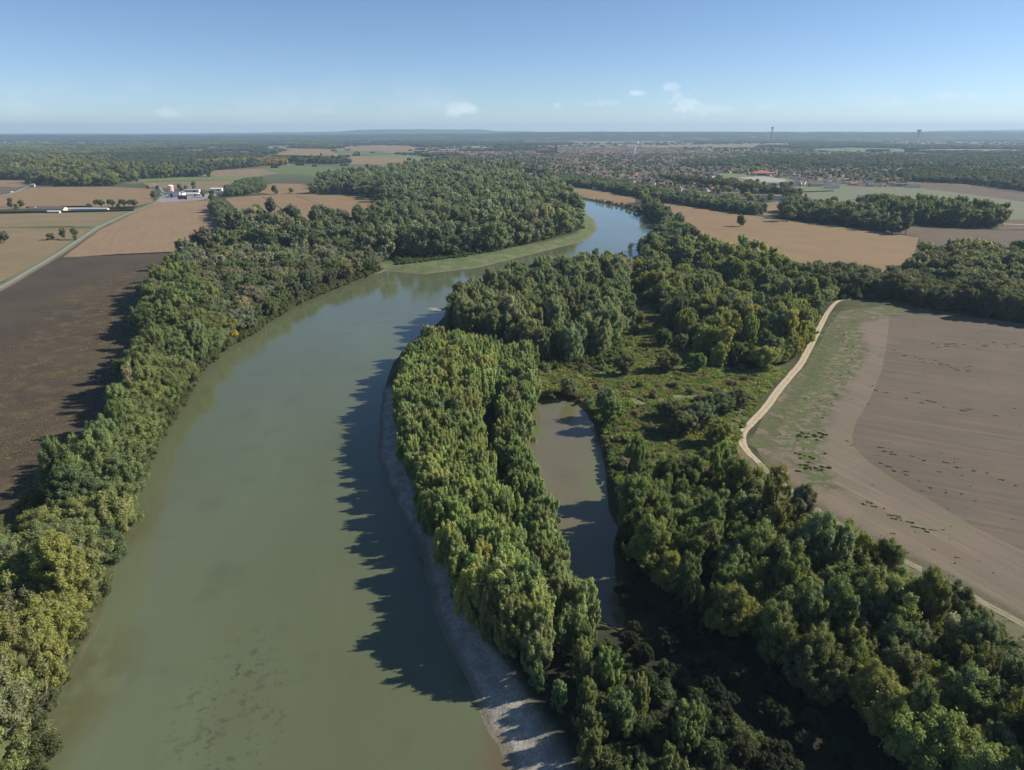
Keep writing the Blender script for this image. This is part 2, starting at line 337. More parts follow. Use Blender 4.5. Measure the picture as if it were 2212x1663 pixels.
# ------------------------------------------------------------------ fields, tracks and other ground sheets
def sheet(name, px, mat, z, step=8, amp=.6, seed=0, kind='structure', world=None):
    poly = rough(world if world is not None else G(px), step, amp, seed)
    me = bpy.data.meshes.new(name); me.from_pydata([(x, y, z) for x, y in poly], [], [tuple(range(len(poly)))]); me.materials.append(mat)
    o = tag(link(bpy.data.objects.new(name, me)), kind=kind); return o
def field_mat(name, c, dark=None, ang=0.0, streak=.35, dots=0):
    dark = dark or sc(c, .78); m = MT(name)
    f = m.noise(.018, 5, .6, lo=.3, hi=.7); k = m.mix(f, dark, c)
    st = m.noise(.35, 3, .6, vec=m.map((1, .04, 1), ang), lo=.35, hi=.65)
    k = m.mix(m.math('MULTIPLY', st, streak), k, sc(c, 1.13)); k = m.mix(m.math('MULTIPLY', m.noise(1.5, 4, .75, lo=.45, hi=.7), .3), k, sc(c, .6))
    if dots: k = m.mix(m.math('MULTIPLY', m.noise(.03, 4, .6, lo=.52, hi=.62), dots), k, (.13, .14, .055))
    m.color(k); m.bump(m.noise(2.5, 4, .75), .5, .2); return m.m
TAN = (.245, .165, .086)
M_tan = field_mat('dry_crop', TAN, (.21, .14, .073), .2, .35, .12); M_tan2 = field_mat('stubble', (.225, .172, .094), None, 1.2, .25, .15); M_stripe = field_mat('harrowed', (.245, .17, .10), (.21, .144, .082), math.atan2(g3(330, 450)[1] - g3(220, 540)[1], g3(330, 450)[0] - g3(220, 540)[0]) - math.pi / 2, .8)
M_brown = field_mat('tilled_soil', (.135, .10, .068), None, 1.3, .4); M_green = field_mat('meadow', (.15, .185, .065), (.125, .16, .065), .4, .3); M_sage = field_mat('young_crop', (.16, .175, .10), (.15, .155, .095), 1.35, .35)
M_dark = field_mat('ploughed_soil', (.082, .062, .042), (.055, .042, .029), .9, .3)
fields = [
    ('ploughed_field', [(-420, 900), (-200, 720), (13, 622), (133, 557), (250, 549), (384, 543), (370, 575), (330, 660), (322, 760), (300, 850), (262, 950), (190, 1060), (90, 1170), (0, 1230), (-200, 1330), (-700, 1500)], M_dark, .05),
    ('harrowed_field', [(136, 556), (215, 497), (290, 460), (342, 438), (380, 432), (452, 430), (475, 470), (500, 505), (492, 530), (440, 545), (384, 545), (250, 551)], M_stripe, .05),
    ('stubble_field', [(-400, 800), (-60, 636), (13, 604), (95, 560), (205, 493), (0, 493), (-500, 494), (-900, 620)], M_tan2, .05),
    ('stubble_field', [(-500, 490), (0, 491), (208, 487), (250, 472), (286, 456), (200, 458), (0, 462), (-500, 470)], M_tan2, .05),
    ('dry_crop_field', [(-300, 465), (0, 452), (150, 448), (300, 444), (330, 436), (334, 408), (235, 403), (66, 405), (20, 418), (-100, 440), (-300, 450)], M_tan, .05),
    ('bare_field', [(-200, 388), (0, 388), (52, 391), (62, 397), (30, 409), (-100, 420), (-300, 440)], M_tan, .06),
    ('tilled_field', [(-300, 402), (0, 403), (46, 404), (34, 410), (12, 417), (-60, 428), (-300, 440)], M_brown, .066),
    ('dry_crop_field', [(486, 428), (570, 421), (700, 418), (760, 421), (800, 430), (850, 450), (800, 478), (735, 490), (650, 498), (560, 470), (520, 460)], M_tan, .05),
    ('dry_crop_field', [(560, 417), (572, 400), (590, 396), (655, 397), (700, 402), (690, 415), (600, 420)], M_tan, .055),
    ('stubble_field', [(310, 394), (420, 391), (560, 390), (575, 400), (550, 418), (480, 418), (440, 410), (380, 408), (320, 404)], M_tan2, .05),
    ('dry_crop_field', [(1212, 402), (1250, 407), (1310, 414), (1372, 428), (1372, 440), (1340, 441), (1280, 430), (1235, 420)], M_tan, .05),
    ('dry_crop_field', [(1435, 437), (1500, 448), (1580, 461), (1644, 468), (1721, 480), (1800, 488), (1882, 498), (1985, 513), (1978, 540), (1963, 575), (1905, 590), (1778, 580), (1700, 560), (1640, 550), (1540, 540), (1480, 525), (1445, 490), (1428, 455)], M_tan, .05),
    ('dry_crop_field', [(1645, 440), (1680, 435), (1692, 445), (1688, 468), (1650, 466)], M_tan, .05),
    ('tilled_field', [(1880, 480), (1990, 492), (2100, 497), (2300, 500), (2500, 520), (2400, 560), (2100, 554), (2000, 545), (1985, 512), (1930, 500)], M_brown, .05),
    ('tilled_field', [(2140, 474), (2300, 474), (2400, 490), (2160, 496), (2150, 484)], M_brown, .055),
    ('meadow', [(1710, 404), (1760, 400), (1840, 402), (1890, 404), (1960, 404), (2040, 412), (2300, 448), (2400, 472), (2180, 474), (2050, 470), (1900, 470), (1780, 440), (1740, 425)], M_sage, .05),
    ('tilled_field', [(1955, 395), (2040, 395), (2100, 403), (2200, 417), (2400, 440), (2400, 446), (2200, 434), (2060, 415), (1955, 403)], M_brown, .056),
    ('sports_field', [(1540, 374), (1580, 374), (1650, 380), (1715, 388), (1712, 396), (1640, 398), (1570, 388)], M_green, .05),
    ('gravel_lot', [(1595, 383), (1650, 381), (1700, 388), (1690, 394), (1650, 393)], plain('lot_gravel', (.34, .31, .28), .9, .15, .1), .056),
    ('meadow', [(1740, 402), (1830, 397), (1830, 405), (1745, 412)], M_green, .056),
    ('meadow', [(1775, 440), (1860, 438), (1860, 448), (1790, 450)], M_green, .056),
    ('stubble_field', [(240, 345), (260, 338), (440, 331), (620, 335), (740, 338), (735, 350), (600, 352), (480, 362), (360, 360), (300, 350)], M_tan2, .3),
    ('dry_crop_field', [(600, 330), (640, 321), (700, 321), (720, 328), (735, 340), (735, 352), (690, 350), (590, 342)], M_tan, .3),
    ('dry_crop_field', [(742, 317), (800, 315), (880, 314), (915, 321), (870, 327), (760, 327)], M_tan, .3),
    ('dry_crop_field', [(738, 345), (760, 337), (850, 337), (930, 341), (945, 352), (880, 357), (760, 355)], M_tan, .3),
    ('meadow', [(760, 338), (850, 334), (940, 340), (930, 345), (850, 341)], M_green, .31),
    ('dry_crop_field', [(1030, 382), (1064, 377), (1110, 382), (1090, 392)], M_tan, .06),
    ('stubble_field', [(-100, 345), (40, 340), (150, 338), (145, 343), (0, 350)], M_tan2, .3),
    ('dry_crop_field', [(1085, 311), (1150, 306), (1300, 303), (1500, 302), (1560, 305), (1400, 308), (1200, 309)], M_tan, .5),
    ('stubble_field', [(1330, 318), (1400, 314), (1560, 312), (1700, 311), (1720, 316), (1500, 319)], M_tan2, .5),
    ('dry_crop_field', [(965, 325), (1040, 319), (1070, 316), (1080, 321), (1000, 327)], M_tan, .3),
    ('meadow', [(1740, 322), (1840, 319), (1960, 321), (1960, 327), (1800, 328)], M_green, .5),
    ('stubble_field', [(1880, 330), (2010, 322), (2150, 322), (2300, 326), (2200, 330), (2050, 330)], M_tan2, .45),
    ('meadow', [(2050, 371), (2130, 368), (2300, 372), (2300, 377), (2100, 376)], M_green, .1),
    ('meadow', [(290, 387), (420, 382), (560, 382), (560, 388), (420, 389), (300, 393)], M_green, .06),
]
for k, (nm, px, mt, z) in enumerate(fields):
    far = min(p[1] for p in px) < 380
    sheet(nm, px, mt, z, 20 if far else 9, 3 if far else .8, k)
FIELD_POLYS = [G(px) for _, px, _, _ in fields]

# the big harvested field on the right, with the darker ploughed part
big_px = [(1965, 660), (1870, 664), (1815, 672), (1785, 712), (1755, 775), (1700, 835), (1650, 900), (1622, 950), (1650, 1000), (1720, 1060), (1800, 1118), (1890, 1175), (2010, 1235), (2100, 1290), (2212, 1350), (2500, 1520), (3300, 1500), (3300, 800), (2600, 720), (2212, 700), (2080, 680)]
def row_angle(a, b):
    p, q = g3(*a), g3(*b); return math.atan2(q[1] - p[1], q[0] - p[0])
def big_mat(name, c, c2, ang, gr):
    m = MT(name); f = m.noise(.03, 5, .6, lo=.3, hi=.7); k = m.mix(f, c2, c)
    st = m.noise(.75, 4, .7, vec=m.map((.035, 1, 1), ang), lo=.42, hi=.62); k = m.mix(m.math('MULTIPLY', st, .55), k, sc(c, .66))
    st2 = m.noise(.16, 3, .6, vec=m.map((.04, 1, 1), ang), lo=.5, hi=.64); k = m.mix(m.math('MULTIPLY', st2, .5), k, sc(c, .72)); st3 = m.noise(.4, 3, .6, vec=m.map((.03, 1, 1), ang + .02), lo=.58, hi=.66); k = m.mix(m.math('MULTIPLY', st3, .45), k, sc(c, 1.25))
    k = m.mix(m.math('MULTIPLY', m.noise(2.2, 4, .8, lo=.5, hi=.68), .45), k, sc(c, .5)); k = m.mix(m.math('MULTIPLY', m.noise(3.7, 4, .8, lo=.55, hi=.68), .4), k, sc(c, 1.5))
    k = m.mix(m.math('MULTIPLY', m.noise(.05, 5, .7, lo=.52, hi=.66), gr), k, (.13, .15, .06))
    m.color(k); m.bump(m.noise(3, 5, .8), .8, .25); return m.m
M_big1 = big_mat('harvested_soil', (.215, .168, .122), (.165, .14, .098), row_angle((1700, 1010), (2212, 1290)), .35); M_big2 = big_mat('ploughed_strips', (.16, .123, .091), (.12, .102, .073), row_angle((1850, 850), (2212, 905)), .1)
sheet('harvested_field', big_px, M_big1, .05, 6, .5, 41)
plough_px = [(1922, 680), (1915, 745), (1905, 800), (1880, 860), (1850, 910), (1840, 945), (1848, 970), (1880, 1000), (1930, 1035), (2000, 1075), (2100, 1135), (2212, 1190), (2700, 1350), (3300, 1350), (3300, 850), (2600, 740), (2212, 706), (2080, 690), (1990, 676)]
sheet('ploughed_part', plough_px, M_big2, .058, 3, .12, 0)
BIG = G(big_px)

def overlay(name, px, mat_fn, z, spacing=3.0, feather=8.0, world=None, kind='structure'):
    poly = world if world is not None else G(px); lo = poly.min(0) - feather; hi = poly.max(0) + feather
    nx, ny = int((hi[0] - lo[0]) / spacing) + 2, int((hi[1] - lo[1]) / spacing) + 2
    X, Y = np.meshgrid(lo[0] + np.arange(nx) * spacing, lo[1] + np.arange(ny) * spacing); P = np.c_[X.ravel(), Y.ravel()]
    msk = smooth(-sdf(P, poly), -feather / 2, feather / 2) * smooth(sdf(P, POND), 3.6, 6) * smooth(sdf(P, RIVER), 4, 7); idx = np.arange(nx * ny).reshape(ny, nx)
    q = np.stack([idx[:-1, :-1], idx[:-1, 1:], idx[1:, 1:], idx[1:, :-1]], -1).reshape(-1, 4)
    q = q[msk[q].max(1) > 0]; used = np.unique(q); rm = np.full(nx * ny, -1); rm[used] = np.arange(len(used))
    me = np_mesh(name, np.c_[P[used], np.full(len(used), z)], rm[q].ravel(), np.full(len(q), 4), mat_fn, vattr={'m': msk[used]})
    return tag(link(bpy.data.objects.new(name, me)), kind=kind)
def ov_mat(name, c, c2, scale, lo, hi, top=1.0, dots=None):
    m = MT(name); k = m.mix(m.noise(.9, 4, .7, lo=.35, hi=.65), c, c2); m.color(k)
    a = m.noise(scale, 5, .68, lo=lo, hi=hi); a = m.math('MULTIPLY', a, m.attr('m', out='Fac')); m.alpha(m.math('MULTIPLY', a, top)); m.bump(m.noise(2.5, 4, .7), .6, .3); return m.m
overlay('grass_margin', [(1965, 655), (1860, 655), (1800, 668), (1765, 720), (1735, 780), (1680, 835), (1630, 900), (1605, 950), (1640, 1010), (1700, 1060), (1660, 950), (1700, 880), (1760, 830), (1800, 760), (1840, 700), (1960, 678), (2150, 690), (2080, 672)],
        ov_mat('margin_grass', (.115, .14, .05), (.14, .145, .065), .1, .38, .6, .85), .068, 2, 7)
overlay('grass_patches', [(1790, 720), (1850, 690), (1870, 760), (1830, 830), (1780, 900), (1770, 1000), (1810, 1060), (1760, 1050), (1700, 980), (1660, 930), (1720, 850), (1760, 790)],
        ov_mat('patch_grass', (.085, .125, .035), (.13, .165, .05), .22, .44, .58, .9), .078, 2, 10)
overlay('crop_remains', [(-300, 1000), (0, 800), (120, 640), (330, 560), (340, 640), (320, 760), (290, 900), (200, 1050), (60, 1180), (-200, 1330)],
        ov_mat('dry_stalk_litter', (.135, .105, .065), (.17, .14, .075), .09, .42, .62, .6), .066, 3, 14)
overlay('track_verge', [(1700, 1040), (1790, 1105), (1890, 1165), (2010, 1225), (2212, 1335), (2500, 1500), (2500, 1640), (2212, 1470), (2050, 1350), (1900, 1265), (1800, 1190), (1700, 1100)],
        ov_mat('verge_weeds', (.115, .13, .055), (.16, .14, .08), .25, .25, .5, .95), .064, 2, 5)
CLEAR = [(1345, 600), (1420, 640), (1440, 720), (1560, 800), (1700, 790), (1640, 860), (1600, 950), (1600, 1060), (1340, 1060), (1290, 900), (1240, 860), (1160, 860), (1150, 790), (1330, 770)]
overlay('rough_grass', CLEAR, ov_mat('rough_meadow', (.10, .155, .05), (.135, .17, .065), .12, .3, .52, .95), .05, 2, 6)
overlay('dry_grass', [(1290, 820), (1400, 800), (1500, 830), (1640, 800), (1680, 810), (1620, 850), (1450, 860), (1440, 900), (1350, 890), (1280, 850)],
        ov_mat('straw_grass', (.24, .215, .115), (.28, .245, .14), .13, .38, .52, .95), .06, 2, 6)
overlay('bare_bank', [(1560, 960), (1600, 960), (1650, 1010), (1720, 1070), (1690, 1080), (1600, 1040), (1560, 1000)], ov_mat('dry_bank', (.2, .165, .105), (.24, .2, .13), .2, .35, .5, .8), .06, 1.5, 5)

def ribbon(name, pts, width, z, mat, px=True, edge=None):
    P = spline(G(pts) if px else pts, 8); T = np.gradient(P, axis=0); T /= np.maximum(np.hypot(T[:, 0], T[:, 1]), 1e-9)[:, None]; Nn = np.c_[-T[:, 1], T[:, 0]]
    w = np.interp(np.linspace(0, 1, len(P)), np.linspace(0, 1, len(width)), width) if hasattr(width, '__len__') else np.full(len(P), width)
    s = np.cumsum(np.r_[0, np.hypot(*np.diff(P, axis=0).T)])
    u = np.array([-.5, -.36, -.2, 0, .2, .36, .5]); V = []; A = []
    for i in range(len(P)):
        for k in u:
            j = (vnoise(np.array([s[i]]), np.array([k * 9 + z * 99]), 3.0)[0] - .5) * .5 if abs(k) > .45 else 0
            q = P[i] + Nn[i] * (k * w[i] + j); V.append((q[0], q[1], z)); A.append(k)
    n = len(u); q = [(i * n + k, i * n + k + 1, (i + 1) * n + k + 1, (i + 1) * n + k) for i in range(len(P) - 1) for k in range(n - 1)]
    me = np_mesh(name, np.array(V), np.array(q).ravel(), np.full(len(q), 4), mat, vattr={'u': np.array(A)})
    return tag(link(bpy.data.objects.new(name, me)), kind='structure')
def track_mat(name, c, grass, amt):
    m = MT(name); u = m.math('ABSOLUTE', m.attr('u', out='Fac')); k = m.mix(m.noise(.8, 4, .7, lo=.35, hi=.65), sc(c, .8), sc(c, 1.1))
    mid = m.ramp(u, .05, .14, 1, 0); mid = m.math('MULTIPLY', mid, m.noise(.35, 3, .6, lo=.35, hi=.55)); k = m.mix(m.math('MULTIPLY', mid, amt), k, grass); m.color(k)
    n = m.math('ADD', u, m.math('MULTIPLY', m.math('SUBTRACT', m.noise(1.2, 3), .5), .18)); m.alpha(m.ramp(n, .42, .47, 1, 0)); m.bump(m.noise(3, 4, .7), .5, .2); return m.m
path_px = [(1960, 640), (1900, 642), (1850, 644), (1812, 650), (1790, 672), (1772, 705), (1752, 745), (1730, 785), (1705, 815), (1680, 845), (1655, 880), (1625, 912), (1608, 930), (1603, 952), (1615, 975), (1640, 1000), (1662, 1022), (1700, 1052), (1735, 1080), (1800, 1125), (1880, 1178), (1960, 1215), (2050, 1262), (2130, 1305), (2212, 1350), (2350, 1430)]
ribbon('dirt_track', path_px[:16], [1.5, 2, 2.8, 3.6, 4.0, 4.2, 4.2, 4.0, 3.8, 3.3, 2.6], .09, track_mat('track_dirt', (.47, .38, .26), (.17, .17, .08), .5))
ribbon('dirt_track', path_px[14:], 2.6, .086, track_mat('rutted_track', (.27, .235, .155), (.14, .15, .07), 1.0))
ribbon('clearing_track', [(1350, 612), (1372, 630), (1400, 645), (1440, 662)], 3, .09, track_mat('clearing_dirt', (.30, .22, .14), (.1, .12, .05), .3))
M_road = MT('worn_asphalt'); M_road.color(M_road.mix(M_road.noise(.4, 4), (.22, .21, .20), (.28, .27, .26))); M_road = M_road.m
road_px = [(-250, 745), (-80, 664), (12, 615), (70, 581), (126, 548), (170, 518), (212, 491), (250, 473), (286, 457), (320, 445), (345, 433), (352, 424), (348, 417)]
M_verge = field_mat('verge_grass', (.13, .15, .055), (.17, .16, .08), .6, .3)
ribbon('road_verge', [(x - 4, y - 1.6) for x, y in road_px[:-1]], 6.5, .07, M_verge)
ribbon('road_verge', [(x + 2.5, y + 1) for x, y in road_px[:-1]], 8, .068, field_mat('dry_verge', (.19, .16, .085), (.15, .14, .065), .6, .3))
ribbon('road', road_px, 3.7, .085, M_road)
ribbon('road', [(212, 489.5), (190, 488.5), (160, 488.6)], 4, .084, M_road)
ribbon('road_verge', [(205, 490.3), (160, 490.9), (60, 492), (-100, 494)], 6, .07, M_verge)
ribbon('road', [(-60, 432), (12, 420), (36, 413), (50, 407), (62, 402)], 7, .085, M_road)
ribbon('farm_road', [(330, 396), (345, 405), (356, 416), (380, 413)], 5, .084, M_road)
ribbon('field_drain', [(566, 425), (592, 440), (617, 457), (652, 479)], 2.6, .075, plain('drain_weeds', (.05, .05, .028), .9))
ribbon('field_drain', [(640, 423), (690, 441), (736, 459), (790, 470)], 2.2, .075, plain('drain_grass', (.07, .06, .035), .9))
ribbon('field_road', [(2120, 482), (2212, 485), (2400, 491)], 6, .09, plain('pale_dirt', (.42, .38, .28), .9))
sheet('farm_yard', [(352, 420), (385, 418), (470, 418), (462, 426), (430, 432), (390, 434), (350, 437), (338, 436)], plain('yard_asphalt', (.26, .25, .25), .9, .12, .2), .078, 6, .3)
# sand spit at the river edge
def spit():
    c = np.array(g3(945, 668, WZ)); me = MB(); pts = []
    V = [(c[0], c[1], WZ + .55)]; n = 28
    for k in range(n):
        t = 2 * math.pi * k / n; r = 1 + .25 * math.sin(3 * t + 1) + .15 * math.sin(7 * t); V.append((c[0] + 8.5 * r * math.cos(t) - 2 * math.sin(t), c[1] + 5 * r * math.sin(t), WZ - .25))
    for k in range(n):
        p = V[1 + k]; V.append(((p[0] + c[0]) / 2, (p[1] + c[1]) / 2, WZ + .4))
    f = [(1 + k, 1 + (k + 1) % n, 1 + n + (k + 1) % n, 1 + n + k) for k in range(n)] + [(0, 1 + n + k, 1 + n + (k + 1) % n) for k in range(n)]
    me.add(V, f); tag(me.obj('gravel_spit', plain('spit_gravel', (.34, .29, .23), .9, .25, .9)), kind='structure')
spit()

def hills():
    def ridge(name, y0, prof, depth, c):
        xs = np.linspace(-400, 2600, 160); pr = np.interp(xs, [p[0] for p in prof], [p[1] for p in prof])
        V = []
        for i, x in enumerate(xs):
            for t, hh in ((0, 0), (.25, .55), (.5, .85), (.75, 1), (1.1, .8)):
                D = y0 + depth * t; u = (x - 1106) / (F / math.cos(PITCH)); zt = (HC - (pr[i] - 283) * D / (F / math.cos(PITCH))) if True else 0
                z = max(-2, zt * hh + (0 if hh == 0 else (fbm(np.array([x * 9.]), np.array([t * 500 + y0]), 300)[0] - .45) * 22 * hh)); V.append((u * D, D, z if hh else -5))
        q = [(i * 5 + k, i * 5 + k + 1, i * 5 + 6 + k, i * 5 + 5 + k) for i in range(159) for k in range(4)]
        m = MT(name); m.color(m.mix(m.noise(.0035, 7, .8, lo=.54, hi=.60), m.mix(m.noise(.008, 5, .8, lo=.42, hi=.58), sc(c, .35), sc(c, 1.3)), (.17, .14, .09)))
        me = np_mesh(name, np.array(V), np.array(q).ravel(), np.full(len(q), 4), m.m); tag(link(bpy.data.objects.new(name, me)), kind='structure')
    ridge('hills', 9000, [(-400, 291), (0, 291), (500, 291), (740, 290), (1050, 288), (1180, 284.5), (1500, 284.5), (1700, 285), (2212, 284.5), (2600, 285)], 3500, (.030, .038, .020))
    ridge('hills', 17000, [(-400, 289), (0, 288.5), (150, 288), (300, 288.5), (420, 287.5), (560, 286), (620, 285.5), (735, 284), (770, 280.5), (850, 279), (960, 279.5), (1040, 279.5), (1065, 282.5), (1180, 284.5), (1500, 284), (1990, 284.5), (2060, 281.5), (2212, 280.5), (2600, 279)], 5000, (.04, .05, .03))
hills()
# ------------------------------------------------------------------ tree and bush shapes
def ico(sub=1):
    bm = bmesh.new(); bmesh.ops.create_icosphere(bm, subdivisions=sub, radius=1); V = np.array([v.co[:] for v in bm.verts]); Fc = np.array([[v.index for v in f.verts] for f in bm.faces]); bm.free(); return V, Fc
ICV, ICF = ico(1)
def profile(style, t):
    if style == 'flame': return np.where(t < .38, .6 + .4 * np.sin(t / .38 * np.pi / 2), np.clip(1 - ((t - .38) / .64) ** 2.0, 0, 1) ** .62)
    if style == 'column': return np.where(t < .42, .62 + .38 * np.sin(t / .42 * np.pi / 2), np.clip(1 - ((t - .42) / .6) ** 2.4, 0, 1) ** .55)
    if style == 'umbrella': return np.where(t < .45, .12 + t * .3, np.sqrt(np.clip(1 - ((t - .55) / .45) ** 2, 0, 1)))
    if style == 'dome': return np.sqrt(np.clip(1 - t ** 2.4, 0, 1)) * .98
    return np.sqrt(np.clip(1 - (2 * t - 1) ** 2, 0, 1)) ** .8
def crown_mesh(name, seed, h, w, z0, nc, nl, ls, style, rc=(.15, .24), sv=1.6, up=.25, rise=.9, core=.66, leaders=0):
    """a crown of many leafy sprays: each spray is a small ellipsoid of leaves whose long axis points outwards and up"""
    r = np.random.RandomState(seed)
    nb = max(5, nc // 9); bt = r.rand(nb) ** .8; ba = r.rand(nb) * 6.283; br = w * r.uniform(.17, .27, nb)               # main boughs
    ph = r.rand(4) * 6.28; Rb = w / 2 * profile(style, bt) * (1 + .14 * np.sin(2 * ba + ph[0]) + .1 * np.sin(3 * ba + ph[1])); Rb = np.maximum(Rb - br * .8, 0) * r.rand(nb) ** .3
    B = np.c_[Rb * np.cos(ba), Rb * np.sin(ba), z0 + br * .6 + bt * (h - z0 - br * 1.7)]; B[0] = (0, 0, h - br[0] * 1.3)
    bi = r.choice(nb, nc, p=br ** 2 / (br ** 2).sum()); D0 = r.randn(nc, 3); D0[:, 2] += .35; out = B[bi] * [1, 1, 0]; D0 += out / (w / 2) * 1.2; D0 /= np.linalg.norm(D0, axis=1)[:, None]
    C = B[bi] + D0 * (br[bi] * r.uniform(.55, 1.0, nc) * np.where(D0[:, 2] > 0, 1.15, .9))[:, None]; C[:, 2] = np.maximum(C[:, 2], z0 + .2)
    bz = np.ones(nb)
    if leaders:                                                # several upright stems, each a tapering plume of sprays
        nb = leaders; ang = r.rand(nb) * 6.283; q = np.sqrt(r.rand(nb)) * w * .36; q[0] = 0; top = z0 + (h - z0) * (1 - .32 * (q / (w * .36)) ** 1.7 * r.uniform(.3, 1.2, nb)); br = w * r.uniform(.15, .24, nb)
        bi = r.choice(nb, nc, p=(br * (top - z0)) / (br * (top - z0)).sum()); t = r.rand(nc) ** .85; a = r.rand(nc) * 6.283; rr = br[bi] * (1.1 - .75 * t ** 2.2) * r.uniform(.55, 1, nc)
        B = np.c_[q * np.cos(ang), q * np.sin(ang), (z0 + top) / 2 * .97]; D0 = np.c_[np.cos(a), np.sin(a), np.zeros(nc)] * .55; D0[:, 2] = .3 + t
        C = np.c_[B[bi, 0] * (1 + .25 * t) + rr * np.cos(a), B[bi, 1] * (1 + .25 * t) + rr * np.sin(a), z0 + t * (top[bi] - z0 - w * rc[1] * sv * .8)]; bz = (top - z0) * .40 / br
    cr = w * r.uniform(rc[0], rc[1], nc); ax = D0 * .75 + np.c_[r.randn(nc, 2) * .15, np.full(nc, rise)]; ax /= np.linalg.norm(ax, axis=1)[:, None]; svc = sv * r.uniform(.8, 1.25, nc); tint_c = .55 * r.rand(nc) + .45 * r.rand(nb)[bi]
    ci = r.choice(nc, nl, p=cr ** 2 / (cr ** 2).sum()); D = r.randn(nl, 3); D[:, 2] += up; D /= np.linalg.norm(D, axis=1)[:, None]
    k = r.uniform(.6, 1.05, nl) + (r.rand(nl) > .84) * r.uniform(0, .48, nl)
    al = (D * ax[ci]).sum(1)[:, None]; E = D + ax[ci] * al * (svc[ci] - 1)[:, None]; P = C[ci] + E * (cr[ci] * k)[:, None]
    ok = np.ones(nl, bool)
    for j in range(nc):
        q = P - C[j]; a2 = q @ ax[j]; q = q - np.outer(a2, ax[j]); d2 = (q * q).sum(1) / cr[j] ** 2 + (a2 / (cr[j] * svc[j])) ** 2; ok &= ~((d2 < .42) & (ci != j))
    P, D, ci = P[ok], D[ok], ci[ok]; n = len(P)
    Nn = D - ax[ci] * (D * ax[ci]).sum(1)[:, None] * .4 + r.randn(n, 3) * .42 + np.array([0, 0, .25]); Nn /= np.linalg.norm(Nn, axis=1)[:, None]
    U = ax[ci] * .9 + r.randn(n, 3) * .6; U -= (U * Nn).sum(1)[:, None] * Nn; U /= np.linalg.norm(U, axis=1)[:, None]; W = np.cross(Nn, U)
    s = ls * r.uniform(.5, 1.4, n)[:, None]; j = r.uniform(.6, 1.1, (n, 4))[..., None]
    Q = np.stack([P + U * s * j[:, 0], P + W * s * .6 * j[:, 1], P - U * s * j[:, 2], P - W * s * .6 * j[:, 3]], 1).reshape(-1, 3)
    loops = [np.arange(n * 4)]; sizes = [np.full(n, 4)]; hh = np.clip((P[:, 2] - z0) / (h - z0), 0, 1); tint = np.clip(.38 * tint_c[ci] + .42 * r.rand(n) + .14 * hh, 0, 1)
    V = [Q]; tn = [tint]; off = n * 4
    if core:
        for c in range(nc + nb):
            cc, rr = (C[c], cr[c] * core) if c < nc else (B[c - nc], br[c - nc] * .62); q = ICV * rr * r.uniform(.7, 1.15, (len(ICV), 1))
            if c < nc: q = q + np.outer(q @ ax[c], ax[c]) * (svc[c] - 1)
            else: q = q * [1, 1, bz[c - nc] / (1.5 if leaders else 1)]
            V.append(cc + q); loops.append((ICF + off).ravel()); sizes.append(np.full(len(ICF), 3)); tn.append(np.full(len(ICF), .1)); off += len(ICV)  # cores take a dark tint to paint shade into the gaps between sprays
    return np_mesh(name, np.concatenate(V), np.concatenate(loops), np.concatenate(sizes), LEAF, fattr={'tint': np.concatenate(tn)})
def trunk_mesh(seed, h, r0, limbs=5, z0=3):
    r = random.Random(seed); m = MB(); top = Vector((r.uniform(-.4, .4), r.uniform(-.4, .4), h * .8)); pts = [Vector((0, 0, -.6))]
    for k in range(1, 6): pts.append(Vector((top.x * k / 5 + r.uniform(-.15, .15), top.y * k / 5 + r.uniform(-.15, .15), h * .8 * k / 5)))
    m.tube(pts, [r0 * (1.35, 1, .8, .6, .4, .15)[k] for k in range(6)], 7)
    for k in range(limbs):
        b = pts[1 + k % 4].lerp(pts[2 + k % 4], r.random()); a = r.uniform(0, 6.28); L = h * r.uniform(.14, .24); d = Vector((math.cos(a), math.sin(a), r.uniform(.5, 1.1)))
        m.tube([b, b + d * L * .5, b + d * L + Vector((0, 0, L * .25))], [r0 * .4, r0 * .25, r0 * .08], 5)
    return m.mesh('trunk', BARK)
SPEC = {}
def species(key, n, seed, **k):
    h = k.pop('h'); w = k.pop('w'); z0 = k.pop('z0'); tr = k.pop('tr', .3)
    vs = []
    for i in range(n):
        hh, ww = h * (1 + .06 * (i - n / 2)), w * (1 - .05 * (i - n / 2))
        vs.append((crown_mesh('crown', seed + i, hh, ww, z0, style=k['style'], **{a: b for a, b in k.items() if a != 'style'}), trunk_mesh(seed + i, hh, tr), hh, ww))
    SPEC[key] = vs
#         near shapes: heights in metres
species('poplar', 5, 100, h=22, w=11, z0=1.6, nc=180, nl=36000, ls=.245, style='column', rc=(.055, .098), sv=1.8, tr=.34)
species('leafy', 2, 260, h=16, w=9, z0=1.0, nc=170, nl=30000, ls=.215, style='column', rc=(.045, .08), sv=2.4, rise=1.6, up=.3, tr=.24)
species('willow', 4, 200, h=17, w=9, z0=1.0, nc=180, nl=30000, ls=.215, style='column', rc=(.042, .075), sv=2.6, rise=1.5, leaders=12, up=.3, tr=.24)
species('leader', 4, 150, h=22, w=11, z0=1.2, nc=190, nl=34000, ls=.24, style='column', rc=(.05, .085), sv=1.9, rise=1.0, leaders=9, tr=.34)
SPEC['poplar'] = [v for p in zip(SPEC['poplar'][:4], SPEC.pop('leader')) for v in p]
SPEC['willow'] += SPEC.pop('leafy')
species('broad', 5, 300, h=16, w=14, z0=.8, nc=190, nl=36000, ls=.26, style='round', rc=(.05, .09), sv=1.25, rise=.6, up=.4, tr=.36)
species('bush', 4, 400, h=4.2, w=6, z0=.1, nc=34, nl=5200, ls=.22, style='dome', rc=(.1, .18), sv=1.2, up=.5, tr=.1)
